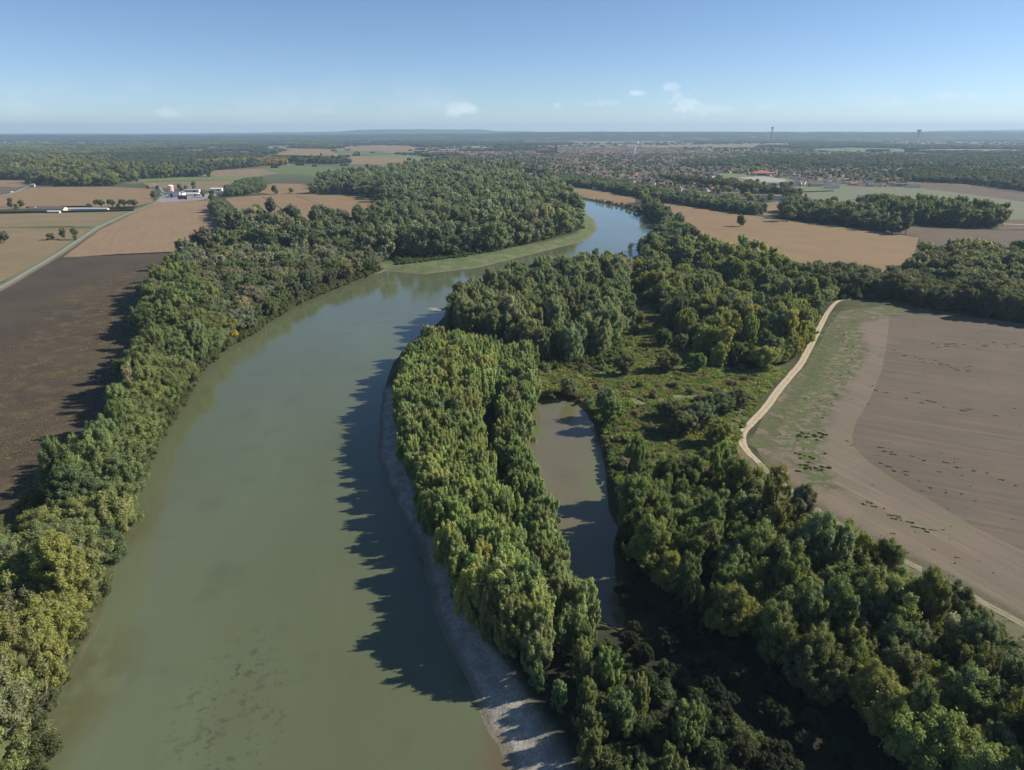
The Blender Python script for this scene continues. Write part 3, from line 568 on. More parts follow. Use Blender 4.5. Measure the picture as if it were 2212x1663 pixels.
species('umbrella', 2, 500, h=11, w=13, z0=5.6, nc=50, nl=9000, ls=.32, style='umbrella', rc=(.08, .13), sv=.8, rise=.3, up=.6, tr=.3)
species('sparse', 2, 600, h=15, w=9, z0=2, nc=30, nl=2800, ls=.3, style='round', rc=(.07, .12), sv=1.3, core=0, tr=.25)
#         shapes for trees half a kilometre off and more
species('poplar_m', 3, 700, h=21, w=11, z0=1, nc=50, nl=2600, ls=.8, style='column', rc=(.1, .16), sv=1.5, core=.75)
species('willow_m', 3, 720, h=17, w=8.5, z0=.8, nc=44, nl=2200, ls=.65, style='column', rc=(.09, .14), sv=2.0, rise=1.5, core=.75)
species('broad_m', 4, 740, h=15, w=14, z0=.5, nc=50, nl=2800, ls=.85, style='round', rc=(.1, .16), sv=1.2, rise=.5, up=.4, core=.8)
def wood_clump(seed, lx, ly, h, nl):
    r = np.random.RandomState(seed); n = int(lx * ly / 70); C = np.c_[(r.rand(n) - .5) * lx, (r.rand(n) - .5) * ly, h * r.uniform(.45, .75, n)]; cr = r.uniform(5, 7.5, n)
    ci = r.choice(n, nl); D = r.randn(nl, 3); D[:, 2] += .6; D /= np.linalg.norm(D, axis=1)[:, None]; P = C[ci] + D * cr[ci][:, None] * [1, 1, 1.1] * r.uniform(.8, 1.1, (nl, 1))
    Nn = D + r.randn(nl, 3) * .35; Nn /= np.linalg.norm(Nn, axis=1)[:, None]; U = r.randn(nl, 3); U -= (U * Nn).sum(1)[:, None] * Nn; U /= np.linalg.norm(U, axis=1)[:, None]; W = np.cross(Nn, U); s = r.uniform(1.2, 2.4, (nl, 1))
    Q = np.stack([P + U * s, P + W * s * .8, P - U * s, P - W * s * .8], 1).reshape(-1, 3); V = [Q]; lp = [np.arange(nl * 4)]; sz = [np.full(nl, 4)]; tn = [.5 * r.rand(nl) + .4 * r.rand(n)[ci]]; off = nl * 4
    for c in range(n):
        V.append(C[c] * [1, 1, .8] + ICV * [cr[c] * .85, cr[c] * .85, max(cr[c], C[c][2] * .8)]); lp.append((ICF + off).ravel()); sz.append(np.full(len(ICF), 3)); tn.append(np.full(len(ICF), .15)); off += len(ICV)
    return np_mesh('crown', np.concatenate(V), np.concatenate(lp), np.concatenate(sz), LEAF, fattr={'tint': np.concatenate(tn)})
SPEC['clump'] = [(wood_clump(800 + i, 46, 30, 14, 1500), None, 16, 50) for i in range(4)]
tuft = MB()
PROTO = []; PIDX = {}
for key, vs in SPEC.items():
    for i, (cm, tm, h, w) in enumerate(vs): PIDX[(key, i)] = len(PROTO); PROTO.append(bpy.data.objects.new('crown_shape', cm))
def grass_tuft(seed, n=90, w=1.0, h=.5):
    r = np.random.RandomState(seed); P = np.c_[r.randn(n, 2) * .36 * w, r.rand(n) * h * .6]; a = r.rand(n) * 6.28; s = r.uniform(.1, .26, n) * w
    d = np.c_[np.cos(a), np.sin(a), np.zeros(n)] * s[:, None]; upv = np.c_[r.randn(n, 2) * .25, np.ones(n)] * (h * r.uniform(.4, 1, n))[:, None]
    Q = np.stack([P - d, P + d, P + d * .3 + upv, P - d * .3 + upv], 1).reshape(-1, 3)
    return np_mesh('tuft', Q, np.arange(n * 4), np.full(n, 4), LEAF, fattr={'tint': r.rand(n)})
for i in range(3): PIDX[('tuft', i)] = len(PROTO); PROTO.append(bpy.data.objects.new('tuft_shape', grass_tuft(900 + i)))
SPEC['tuft'] = [(None, None, .5, 1)] * 3

def gn_group():
    ng = bpy.data.node_groups.new('scatter', 'GeometryNodeTree')
    ng.interface.new_socket('Geometry', in_out='INPUT', socket_type='NodeSocketGeometry'); ng.interface.new_socket('Geometry', in_out='OUTPUT', socket_type='NodeSocketGeometry')
    N, L = ng.nodes, ng.links; gi = N.new('NodeGroupInput'); go = N.new('NodeGroupOutput'); join = N.new('GeometryNodeJoinGeometry')
    for o in reversed(PROTO):
        oi = N.new('GeometryNodeObjectInfo'); oi.inputs['Object'].default_value = o; oi.transform_space = 'ORIGINAL'; gt = N.new('GeometryNodeGeometryToInstance'); L.new(oi.outputs['Geometry'], gt.inputs[0]); L.new(gt.outputs[0], join.inputs[0])
    ip = N.new('GeometryNodeInstanceOnPoints'); L.new(gi.outputs[0], ip.inputs['Points']); L.new(join.outputs[0], ip.inputs['Instance']); ip.inputs['Pick Instance'].default_value = True
    def na(nm, ty): n = N.new('GeometryNodeInputNamedAttribute'); n.data_type = ty; n.inputs['Name'].default_value = nm; return n.outputs[0]
    L.new(na('idx', 'INT'), ip.inputs['Instance Index']); L.new(na('scl', 'FLOAT_VECTOR'), ip.inputs['Scale']); L.new(na('rot', 'FLOAT_VECTOR'), ip.inputs['Rotation']); L.new(ip.outputs[0], go.inputs[0]); return ng
GN = gn_group()
def scatter_stuff(name, rows, label, cat):
    """rows: x, y, z, proto index, sx, sy, sz, rot, colour"""
    me = bpy.data.meshes.new(name); n = len(rows); me.vertices.add(n); A = np.array([[r[0], r[1], r[2], r[3], r[4], r[5], r[6], r[7], *r[8]] for r in rows], np.float32)
    me.vertices.foreach_set('co', A[:, :3].ravel().copy()); me.attributes.new('idx', 'INT', 'POINT').data.foreach_set('value', A[:, 3].astype(np.int32))
    me.attributes.new('scl', 'FLOAT_VECTOR', 'POINT').data.foreach_set('vector', A[:, 4:7].ravel().copy()); me.attributes.new('rot', 'FLOAT_VECTOR', 'POINT').data.foreach_set('vector', np.c_[np.zeros((n, 2)), A[:, 7]].astype(np.float32).ravel())
    me.attributes.new('tcol', 'FLOAT_COLOR', 'POINT').data.foreach_set('color', np.c_[A[:, 8:11], np.ones(n)].astype(np.float32).ravel())
    o = bpy.data.objects.new(name, me); col.objects.link(o); md = o.modifiers.new('scatter', 'NODES'); md.node_group = GN; return tag(o, label, cat, kind='stuff')

# ------------------------------------------------------------------ where the trees stand
def hexfill(poly, sp, jit=.38, seed=0):
    r = np.random.RandomState(seed + 11); lo, hi = poly.min(0), poly.max(0); nx = int((hi[0] - lo[0]) / sp) + 2; ny = int((hi[1] - lo[1]) / (sp * .87)) + 2
    X, Y = np.meshgrid(np.arange(nx), np.arange(ny)); P = np.c_[(lo[0] + (X + (Y % 2) * .5) * sp).ravel(), (lo[1] + Y * sp * .87).ravel()]; P += (r.rand(*P.shape) - .5) * 2 * jit * sp
    return P[inside(P, poly)]
C_STRIP = [(.205, .235, .090), (.22, .24, .095), (.19, .22, .095), (.215, .225, .085), (.195, .225, .11)]
C_STRIP2 = [(.185, .22, .095), (.20, .225, .10), (.17, .205, .10)]
C_RIGHT = [(.135, .165, .070), (.15, .18, .075), (.165, .185, .068), (.14, .165, .088), (.18, .19, .07), (.165, .17, .10)]
C_MID = [(.14, .165, .09), (.155, .175, .10), (.13, .155, .085), (.17, .175, .12)]
C_N = [(.135, .155, .075), (.17, .19, .07), (.19, .20, .065), (.14, .155, .10), (.115, .135, .075)]
C_LEFT = [(.145, .175, .078), (.165, .19, .078), (.135, .165, .085), (.145, .162, .092)]
C_GREY = [(.17, .18, .115), (.15, .16, .11), (.19, .19, .135), (.13, .155, .08), (.115, .145, .065), (.18, .18, .115)]
C_FOR = [(.115, .14, .085), (.13, .155, .09), (.145, .165, .09), (.105, .125, .08), (.15, .155, .105)]
C_DARK = [(.11, .118, .07), (.13, .13, .075), (.10, .112, .065), (.145, .138, .085)]
C_YEL = [(.25, .24, .065), (.26, .22, .07), (.21, .225, .07)]
zones = [
    # zone key, polygon px, spacing m, [(species, weight)], height range factor, colours, exclusion
    ('strip', [(892, 800), (930, 765), (1010, 765), (1060, 790), (1085, 860), (1020, 930), (1035, 1010), (1065, 1100), (1100, 1190), (1130, 1290), (1165, 1380), (1190, 1450), (1110, 1440), (1050, 1370), (1005, 1300), (965, 1220), (932, 1150), (898, 1080), (880, 1010), (870, 930), (872, 860)], 5.8, 'willow', (.9, 1.2), C_STRIP),
    ('stripeast', [(1055, 790), (1150, 790), (1162, 855), (1132, 930), (1138, 1000), (1155, 1080), (1185, 1150), (1212, 1220), (1245, 1300), (1285, 1400), (1235, 1430), (1190, 1340), (1150, 1250), (1110, 1150), (1085, 1060), (1070, 960), (1075, 860)], 6.2, 'willow', (.75, 1.05), C_STRIP2),
    ('striplow', [(1110, 1440), (1180, 1460), (1300, 1370), (1350, 1420), (1460, 1500), (1600, 1700), (1500, 1850), (1380, 1800), (1270, 1660), (1180, 1560)], 9.5, 'willow', (.4, .7), [(.11, .14, .06), (.13, .155, .06)]),  # leaf colours darkened to stand for the shade over this end
    ('midwood', [(985, 700), (1010, 668), (1110, 628), (1250, 604), (1345, 596), (1345, 640), (1338, 735), (1300, 772), (1180, 785), (1070, 760), (1000, 735)], 8.6, 'poplar', (.95, 1.3), C_MID),
    ('northwood', [(1365, 600), (1430, 565), (1500, 548), (1640, 565), (1715, 605), (1800, 640), (1782, 668), (1755, 715), (1735, 760), (1690, 798), (1620, 808), (1560, 800), (1510, 760), (1450, 725), (1425, 660), (1380, 640)], 8.6, 'mixed', (.65, 1.1), C_N),
    ('southwood', [(1352, 1075), (1460, 1062), (1590, 1075), (1660, 1115), (1715, 1180), (1780, 1240), (1850, 1325), (1930, 1375), (2010, 1415), (2100, 1485), (2212, 1565), (2400, 1700), (2600, 1860), (2600, 2150), (2120, 1820), (1960, 1670), (1820, 1565), (1680, 1475), (1550, 1390), (1445, 1310), (1385, 1230), (1350, 1140)], 7.8, 'poplarmix', (.68, 1.15), C_RIGHT),
    ('shadewood', [(1352, 1160), (1390, 1250), (1450, 1325), (1550, 1400), (1690, 1490), (1840, 1590), (1990, 1700), (1900, 1850), (1600, 1800), (1480, 1620), (1390, 1480), (1345, 1370), (1338, 1250)], 7.5, 'broad', (.24, .42), [(.035, .045, .022), (.045, .05, .025)]),  # leaves coloured near black to paint in the shade of the near wood
    ('leftbelt', [(325, 640), (400, 600), (440, 640), (470, 700), (480, 735), (425, 800), (388, 860), (338, 935), (312, 1005), (280, 1095), (255, 1180), (225, 1270), (185, 1345), (85, 1490), (25, 1575), (15, 1680), (-60, 1900), (-400, 1900), (-300, 1400), (-60, 1250), (50, 1190), (130, 1120), (200, 1045), (262, 945), (298, 850), (312, 760)], 7.8, 'broadmix', (.85, 1.25), C_LEFT),
    ('willows', [(400, 598), (520, 555), (640, 560), (760, 560), (832, 578), (756, 606), (690, 626), (640, 650), (590, 686), (540, 714), (480, 735), (468, 700), (440, 640)], 11, 'broad', (.7, 1.15), C_GREY),
    ('bend', [(380, 592), (440, 560), (490, 535), (510, 495), (560, 482), (650, 505), (720, 495), (800, 482), (860, 455), (800, 425), (720, 420), (665, 418), (690, 398), (760, 385), (900, 372), (1050, 372), (1150, 402), (1212, 415), (1232, 437), (1262, 470), (1252, 498), (1186, 515), (1100, 540), (1000, 552), (900, 560), (830, 572), (760, 560), (640, 560), (520, 555), (400, 598)], 14, 'poplarmix', (.7, 1.5), C_FOR),
    ('bendedge', [(860, 545), (1000, 525), (1180, 490), (1255, 470), (1258, 490), (1186, 512), (1100, 536), (1000, 548), (900, 557), (860, 556)], 5.5, 'willow', (.5, .8), C_FOR),
    ('farmbelt', [(455, 452), (478, 450), (500, 480), (520, 500), (505, 540), (488, 520), (475, 480)], 8.5, 'broad', (.75, 1.0), C_FOR),
    ('eastbank', [(1385, 456), (1415, 452), (1440, 470), (1455, 492), (1480, 520), (1500, 540), (1440, 545), (1400, 560), (1375, 565), (1425, 515), (1440, 496), (1420, 476)], 8.5, 'broadmix', (.75, 1.15), C_FOR),
    ('eastedge', [(1235, 424), (1290, 433), (1345, 443), (1385, 456), (1380, 460), (1340, 446), (1290, 437), (1240, 428)], 6.5, 'broad', (.25, .4), C_DARK),
    ('eastwood', [(1720, 606), (1850, 612), (1940, 615), (1985, 585), (2040, 560), (2120, 560), (2260, 562), (2500, 590), (2600, 720), (2400, 740), (2212, 706), (2100, 684), (2000, 668), (1960, 650), (1890, 640), (1805, 640)], 9.5, 'broad', (.75, 1.3), C_DARK),
    ('hedgerow', [(1435, 437), (1500, 446), (1580, 459), (1644, 466), (1650, 458), (1600, 448), (1500, 432), (1400, 415), (1300, 392), (1200, 385), (1150, 388), (1220, 400), (1310, 412), (1375, 426)], 11, 'broad', (.6, 1.05), C_FOR),
    ('hedgerow', [(1690, 472), (1760, 478), (1890, 497), (1985, 513), (1990, 508), (1930, 497), (1900, 480), (1880, 470), (1790, 455), (1690, 455)], 9.5, 'broadmix', (.8, 1.15), C_FOR),
    ('poplarrow', [(1900, 478), (1960, 484), (2050, 490), (2165, 495), (2165, 478), (2050, 465), (1900, 452), (1870, 455)], 10, 'poplarmix', (.85, 1.2), [(.12, .14, .055), (.10, .12, .05), (.13, .14, .06)]),
    ('eastgrove', [(1850, 440), (1900, 438), (2000, 450), (2110, 466), (2160, 478), (2050, 468), (1900, 455)], 12, 'broad', (.8, 1.1), C_DARK),
    ('avenue', [(1440, 386), (1500, 394), (1600, 408), (1720, 428), (1720, 433), (1600, 414), (1500, 400), (1435, 391)], 9, 'broad', (.9, 1.1), [(.105, .095, .04), (.115, .105, .045)]),
    ('farwood', [(-200, 392), (60, 398), (180, 403), (258, 403), (262, 394), (300, 392), (420, 383), (520, 385), (560, 382), (650, 392), (700, 398), (760, 385), (900, 372), (1050, 372), (1062, 378), (1120, 376), (1200, 384), (1150, 372), (1050, 362), (940, 354), (830, 355), (740, 350), (640, 352), (520, 352), (360, 356), (200, 350), (60, 348), (-200, 350)], 18, 'broadmix', (.85, 1.4), C_FOR),
    ('goldrow', [(425, 357), (520, 352), (618, 351), (622, 357), (520, 359), (428, 363)], 11, 'poplar', (.8, 1.0), [(.30, .225, .07), (.27, .22, .07)]),
    ('farmtrees', [(520, 398), (570, 396), (572, 410), (548, 420), (500, 425), (488, 420)], 11, 'broad', (.7, 1.0), C_FOR),
    ('farwood', [(-400, 345), (0, 338), (240, 337), (300, 332), (600, 333), (640, 322), (740, 322), (740, 308), (300, 312), (-400, 315)], 24, 'broad', (.8, 1.2), C_FOR),
    ('farwood', [(740, 335), (920, 333), (980, 336), (1050, 345), (1050, 352), (950, 348), (930, 340), (850, 336), (760, 337)], 15, 'broad', (.7, 1.1), C_FOR),
    ('eastfar', [(1955, 392), (2100, 398), (2200, 412), (2400, 430), (2500, 420), (2400, 385), (2200, 378), (2000, 372), (1940, 380)], 14, 'broad', (.8, 1.1), C_DARK),
    ('suburb', [(1150, 384), (1300, 390), (1400, 412), (1500, 428), (1640, 452), (1700, 452), (1880, 437), (1850, 420), (1730, 402), (1640, 399), (1540, 384), (1530, 372), (1700, 380), (1900, 398), (1960, 400), (2000, 370), (2300, 368), (2300, 345), (1600, 335), (1050, 335), (930, 345), (1050, 360)], 22, 'broad', (.35, .85), C_FOR),
    ('suburb', [(930, 345), (1050, 335), (1600, 335), (2300, 345), (2300, 325), (1500, 320), (950, 322)], 34, 'broad', (.35, .75), C_FOR),
]
EXC = [p for p in FIELD_POLYS[1:]] + [BIG]
TREES = []          # x, y, species key, variant, scale_xy, scale_z, rot, colour, zone
def pick(kind, r):
    if kind == 'mixed': return ('poplar', 'broad', 'poplar', 'willow')[r.randint(4)]
    if kind == 'poplarmix': return ('poplar', 'poplar', 'poplar', 'broad')[r.randint(4)]
    if kind == 'broadmix': return ('broad', 'broad', 'poplar')[r.randint(3)]
    return kind
for zi, (zk, px, sp, kind, hr, cols) in enumerate(zones):
    P = hexfill(G(px), sp, .34, zi); r = np.random.RandomState(zi * 7 + 5)
    P = P[(sdf(P, POND) > -.5)] if zk in ('strip', 'stripeast', 'striplow', 'southwood', 'shadewood') else P
    P = P[sdf(P, RIVER) > 1.2] if zk not in ('suburb', 'farwood') else P
    bad = np.zeros(len(P), bool)
    if zk in ('suburb', 'farwood', 'eastfar', 'hedgerow', 'bend', 'willows', 'eastwood', 'midwood', 'northwood', 'southwood'):
        for e in EXC: bad |= inside(P, e)
    P = P[~bad]
    low = fbm(P[:, 0], P[:, 1], 28, 3); big_n = fbm(P[:, 0], P[:, 1] * .6, 260, 3)
    for i, (x, y) in enumerate(P):
        k = pick(kind, r); D = math.hypot(x, y)
        if zk == 'suburb' and (low[i] < (.50 if zi == len(zones) - 1 else .42)): continue
        if zk == 'farwood' and big_n[i] < .385: continue
        if zk in ('bend', 'northwood', 'eastwood', 'midwood') and (r.rand() < .06 or low[i] < .27): continue
        s = r.uniform(*hr) * (1 + (low[i] - .45) * .5)
        c = np.array(cols[min(len(cols) - 1, int(len(cols) * np.clip((low[i] - .25) * 2 + r.uniform(-.3, .3), 0, .999)))]) * r.uniform(.74, 1.26) * np.array([r.uniform(.9, 1.1), 1, r.uniform(.9, 1.1)])
        if zk in ('southwood', 'northwood', 'willows') and r.rand() < .022: c = np.array(C_YEL[r.randint(3)]) * (.72, .85, .9)
        if zk == 'leftbelt' and proj(x, y, 10)[1] > 1250 and r.rand() < .3: c = np.array([(.19, .205, .07), (.18, .18, .075), (.22, .225, .075)][r.randint(3)])
        if zk in ('strip', 'stripeast', 'striplow'): c = c * np.array((1.2 if r.rand() < .15 else 1.09, 1.15, 1.18))
        if zk in ('farwood', 'bend', 'eastfar', 'suburb'): c = c * (.62 + .85 * big_n[i]) * (1.0, 1.0, 1.0)
        if zk == 'bend': c = c * 1.3
        if zk in ('midwood', 'northwood', 'eastwood'): c = c * 1.15
        if zk == 'farwood': s *= .65 + .8 * big_n[i]
        if zk in ('farwood', 'eastfar'): c = c * (.82, .82, .88)
        if zk in ('farwood', 'suburb') and big_n[i] > .53: c = c * np.array((1.45, 1.3, .85))
        sh = r.uniform(.82, 1.05) if zk == 'southwood' else r.uniform(1.1, 1.55) if zk in ('bend', 'farwood', 'hedgerow', 'poplarrow') else r.uniform(.95, 1.3) if zk not in ('strip', 'stripeast', 'striplow', 'bendedge') else r.uniform(.9, 1.1)
        if k == 'poplar' and r.rand() < .12: sh *= .7; s *= 1.12
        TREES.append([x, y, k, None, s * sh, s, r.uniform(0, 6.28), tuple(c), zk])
# single trees and bushes one can point at: base px, species, scale xy, scale z, colour, label or None
HERO = []
def hero(px, py, k, sxy, sz, c, label, cat='tree', zone='hero'):
    x, y = g3(px, py); TREES.append([x, y, k, None, sxy, sz, random.uniform(0, 6.28), c, zone, label, cat])
hero(1318, 918, 'broad', 0.81, 0.74, (0.135, 0.196, 0.061), 'round bright green willow leaning over the right shore of the pond')
hero(1308, 893, 'broad', 0.75, 0.82, (0.203, 0.230, 0.149), 'silvery grey willow just behind the bright green one at the pond')
hero(1227, 853, 'broad', 0.65, 0.58, (0.189, 0.203, 0.135), 'rounded grey-green willow bush at the far tip of the pond')
hero(1351, 810, 'broad', 0.81, 0.79, (0.128, 0.149, 0.074), 'dark olive bush tree at the left of the two in the middle of the clearing')
hero(1436, 803, 'broad', 0.91, 0.74, (0.149, 0.155, 0.068), 'wide olive bush tree with an orange-brown top in the middle of the clearing')
hero(1505, 800, 'broad', 0.68, 0.66, (0.135, 0.203, 0.068), 'fresh green small tree in front of the dark trees of the clearing')
hero(1382, 702, 'broad', 0.49, 0.66, (0.189, 0.169, 0.081), 'brownish small tree standing alone on the shaded grass of the clearing')
hero(1342, 702, 'broad', 0.65, 0.62, (0.135, 0.162, 0.081), 'small green tree beside the big poplar wood at the head of the clearing')
hero(1471, 760, 'broad', 0.55, 0.74, (0.189, 0.182, 0.121), 'grey-brown round tree with a bare stem at the edge of the clearing')
hero(1432, 748, 'broad', 0.81, 0.72, (0.108, 0.135, 0.061), 'dark green tree at the left front of the wood beside the clearing')
hero(1547, 898, 'broad', 1.23, 0.72, (0.101, 0.135, 0.061), 'broad dark green thicket tree left of the dirt track bend')
hero(1590, 885, 'broad', 0.94, 0.66, (0.115, 0.121, 0.068), 'dark brownish thicket tree touching the dirt track')
hero(1508, 918, 'broad', 0.88, 0.79, (0.121, 0.155, 0.095), 'blue-grey round tree in the scrub left of the track bend')
hero(1475, 942, 'broad', 0.81, 0.74, (0.128, 0.142, 0.074), 'olive tree at the near end of the scrub clump in the clearing')
hero(1452, 905, 'broad', 0.72, 0.70, (0.135, 0.149, 0.074), 'olive small tree at the left end of the scrub clump in the clearing')
hero(1547, 962, 'broad', 0.81, 0.74, (0.203, 0.223, 0.061), 'yellow-green tree on the dry bank next to the track bend')
hero(1685, 1042, 'bush', 1.9, 1.5, (0.203, 0.176, 0.068), 'feathery yellow-brown shrub leaning over the narrow track', 'bush')
hero(1598, 489, 'broad', .85, .95, (0.149, 0.149, 0.061), 'lone round tree in the middle of the large tan field')
hero(505, 728, 'broad', .36, .40, (0.446, 0.351, 0.041), 'bright yellow little tree at the water edge of the left bank')
hero(110, 518, 'broad', .75, .55, (0.176, 0.162, 0.081), 'small rounded tree left of the pair in the stubble field')
hero(140, 517, 'broad', .62, .98, (0.162, 0.155, 0.074), 'tall open spruce-like tree in the stubble field by the road')
hero(162, 518, 'broad', .72, .75, (0.121, 0.142, 0.061), 'dense dark tree right beside the open one in the stubble field')
hero(8, 525, 'broad', .95, .95, (0.115, 0.121, 0.061), 'dark tree at the very left edge in the stubble field')
for k, (px, sx, lab) in enumerate(((220, 1.5, 'leftmost and widest'), (244, 1.25, 'second from left'), (269, 1.3, 'third from left'), (292, 1.45, 'rightmost, beside the road'))):
    hero(px, 449.5, 'umbrella', sx, 1.3, (0.101, 0.135, 0.047), f'flat topped umbrella pine behind the long hedge, {lab}')
hero(256, 450, 'bush', 1.4, 1.6, (0.108, 0.121, 0.054), 'low dark bush between the umbrella pines by the hedge', 'bush'); hero(192, 449, 'bush', 2.2, 1.6, (0.135, 0.149, 0.068), 'olive bush left of the row of umbrella pines', 'bush')
for px, py, s, lab in ((25, 447, .9, 'tall bushy tree beside the low farmhouse, nearest the picture edge'), (45, 449, .75, 'bushy tree touching the left end of the low farmhouse'), (36, 452, .6, 'smaller tree in front of the two by the low farmhouse')):
    hero(px, py, 'broad', s, s, (0.115, 0.135, 0.054), lab)
hero(333, 429, 'broad', .75, .95, (0.149, 0.155, 0.074), 'olive tree on the bend of the farm road left of the white barn')
hero(319, 409, 'broad', .45, .62, (0.121, 0.142, 0.068), 'narrow green tree behind the field left of the checkered tower'); hero(342, 410, 'broad', .6, .62, (0.088, 0.101, 0.047), 'dark round tree left of the checkered tower')
for px, py, s, c, lab in ((388, 411, .85, (0.135, 0.142, 0.081), 'green tree right behind the checkered tower'), (403, 411, .75, (0.162, 0.155, 0.095), 'greyish tree right behind the long white shed'), (420, 409, .98, (0.135, 0.155, 0.068), 'tall green tree behind the end of the long white shed'),
                          (440, 427, .95, (0.121, 0.142, 0.068), 'dark tree at the right end of the farm buildings'), (460, 432, 1.1, (0.115, 0.142, 0.061), 'large green tree where the tree belt meets the farm'), (463, 444, .8, (0.115, 0.135, 0.061), 'tree in the belt below the farm, nearest the buildings')):
    hero(px, py, 'broad', s, s, c, lab)
hero(594, 419, 'broad', .95, 1.0, (0.101, 0.121, 0.054), 'left one of two lone dark trees on the field by the forest'); hero(628, 418, 'broad', .6, .8, (0.108, 0.135, 0.061), 'right one of two lone dark trees on the field by the forest'); hero(671, 419, 'broad', .75, .95, (0.101, 0.128, 0.061), 'lone dark tree at the forest corner of the field')
hero(1395, 438, 'poplar', 1.4, 1.05, (0.230, 0.243, 0.068), 'big yellow-green poplar on the tan field by the far river bend'); hero(1385, 440, 'poplar', 1.2, .9, (0.216, 0.230, 0.068), 'smaller yellow-green poplar left of the big one by the far river bend')
hero(1365, 560, 'sparse', .95, 1.25, (0.108, 0.135, 0.081), 'thin see-through tree against the far river water')
hero(1410, 572, 'poplar', 1.35, 1.1, (0.135, 0.155, 0.068), 'big round-topped poplar beside the far river water')
hero(1990, 575, 'poplar', 1.7, 1.15, (0.162, 0.176, 0.074), 'tall pale green poplar above the dark wood at the field corner'); hero(2120, 572, 'poplar', 2.0, 1.15, (0.216, 0.223, 0.074), 'wide yellow-green poplar crown above the dark wood'); hero(1700, 478, 'poplar', 1.8, 1.15, (0.149, 0.176, 0.074), 'tall broad poplar at the left end of the hedgerow by the tan field')
hero(1133, 770, 'broad', .62, 1.0, (0.270, 0.263, 0.155), 'pale grey-green rounded tree between the two riverside woods')
hero(290, 885, 'sparse', 1.0, 1.45, (0.230, 0.196, 0.135), 'half dead tree with bare brown twigs on the left bank')
hero(1730, 690, 'broad', .55, .9, (0.351, 0.297, 0.041), 'yellow crowned tree behind the track at the wood edge'); hero(1722, 770, 'broad', .4, .7, (0.324, 0.284, 0.047), 'small yellow tree on the right edge of the wood by the track')
hero(965, 800, 'willow', .9, .95, (0.284, 0.257, 0.061), 'yellowish tree near the top end of the pale riverside belt')
hero(2052, 1345, 'broad', .75, .8, (0.081, 0.101, 0.043), 'dark tree standing out beside the narrow track'); hero(2065, 1405, 'bush', 1.8, 2.2, (0.230, 0.236, 0.189), 'silvery grey shrub at the edge of the near wood', 'bush'); hero(2190, 1470, 'broad', .7, .7, (0.216, 0.216, 0.162), 'dull grey tree at the right picture edge by the track')
hero(1900, 1290, 'poplar', .95, .95, (0.115, 0.135, 0.054), 'dark poplar leaning towards the narrow track at the wood edge')

rc_ = np.random.RandomState(8)
for k, (px, py) in enumerate(sorted(((1185, 800), (1262, 800), (1290, 838), (1382, 838), (1410, 860), (1462, 838), (1376, 900), (1402, 930), (1425, 880), (1345, 955), (1345, 1010), (1365, 985), (1490, 850), (1540, 845), (1580, 832), (1610, 822), (1330, 735), (1362, 745), (1400, 760), (1395, 700), (1515, 870), (1575, 930), (1620, 862), (1300, 800), (1430, 935), (1520, 985), (1568, 990), (1640, 780), (1600, 800)))):
    c = [(.13, .165, .07), (.155, .14, .085), (.15, .17, .075), (.14, .15, .09), (.16, .13, .095)][k % 5]; tn_ = ['green', 'rust brown', 'light green', 'grey-green', 'reddish'][k % 5]
    wh = ('beside the pond tip', 'in the dry grass', 'near the dirt track', 'on the clearing grass', 'above the near wood')[0 if px < 1270 else 2 if px > 1555 else 3 if py < 780 else 4 if py > 925 else 1]
    hero(px, py, 'bush', rc_.uniform(.7, 1.5), rc_.uniform(.5, 1.0), c, f'low {tn_} shrub {wh}, ' + (['the first', 'second', 'third', 'fourth', 'fifth', 'sixth', 'seventh', 'eighth'][sum(1 for q in HERO if q == (tn_, wh))]) + ' such from left', 'bush', 'hero'); HERO.append((tn_, wh))
# which trees the picture shows, nearest first
TREES = [t + [None, 'tree'] if len(t) == 9 else t for t in TREES]
vr = np.random.RandomState(99)
def lodkey(t):
    D = math.hypot(t[0], t[1]); k = t[2]
    if D > 640 and k in ('poplar', 'willow', 'broad'): k += '_m'
    return k
for t in TREES: t[2] = t[2]; t[3] = vr.randint(40)
TREES.sort(key=lambda t: math.hypot(t[0], t[1]))
gridw, gridh, gs = 560, 420, 4.0
cov = np.zeros((gridh, gridw), bool); yy, xx = np.mgrid[0:gridh, 0:gridw]
seen = []
for t in TREES:
    h0, w0 = SPEC[t[2]][t[3] % len(SPEC[t[2]])][2:]; h, w = h0 * t[5], w0 * t[4]; zc = t[1] * math.cos(PITCH) + HC * math.sin(PITCH)
    if zc < 20: seen.append(0); continue
    x1, y1 = proj(t[0], t[1], h); x0, y0 = proj(t[0], t[1], 0); k = F / zc; rx = w / 2 * k / gs * .9; ry = max(abs(y0 - y1) / 2, w / 2 * k * .8) / gs
    cx, cy = (x0 + x1) / 2 / gs, (y0 + y1) / 2 / gs
    a, b, c, d = int(max(cx - rx, 0)), int(min(cx + rx + 2, gridw)), int(max(cy - ry, 0)), int(min(cy + ry + 2, gridh))
    if a >= b or c >= d: seen.append(0); continue
    m = ((xx[c:d, a:b] - cx + .5) / max(rx, .6)) ** 2 + ((yy[c:d, a:b] - cy + .5) / max(ry, .6)) ** 2 < 1
    m &= (xx[c:d, a:b] < 553) & (yy[c:d, a:b] < 416)
    new = m & ~cov[c:d, a:b]; seen.append(int(new.sum())); cov[c:d, a:b] |= m
NAME = {'poplar': 'poplar_tree', 'willow': 'willow_tree', 'broad': 'broadleaf_tree', 'bush': 'bush', 'umbrella': 'umbrella_pine', 'sparse': 'open_crowned_tree'}
byk = {}
for i, t in enumerate(TREES): byk.setdefault(t[2], []).append((-(seen[i] + (1e6 if t[9] else 0)), i))
single = set()
for k, L_ in byk.items():
    L_.sort(); single |= {i for s_, i in L_[:300] if -s_ >= 7}
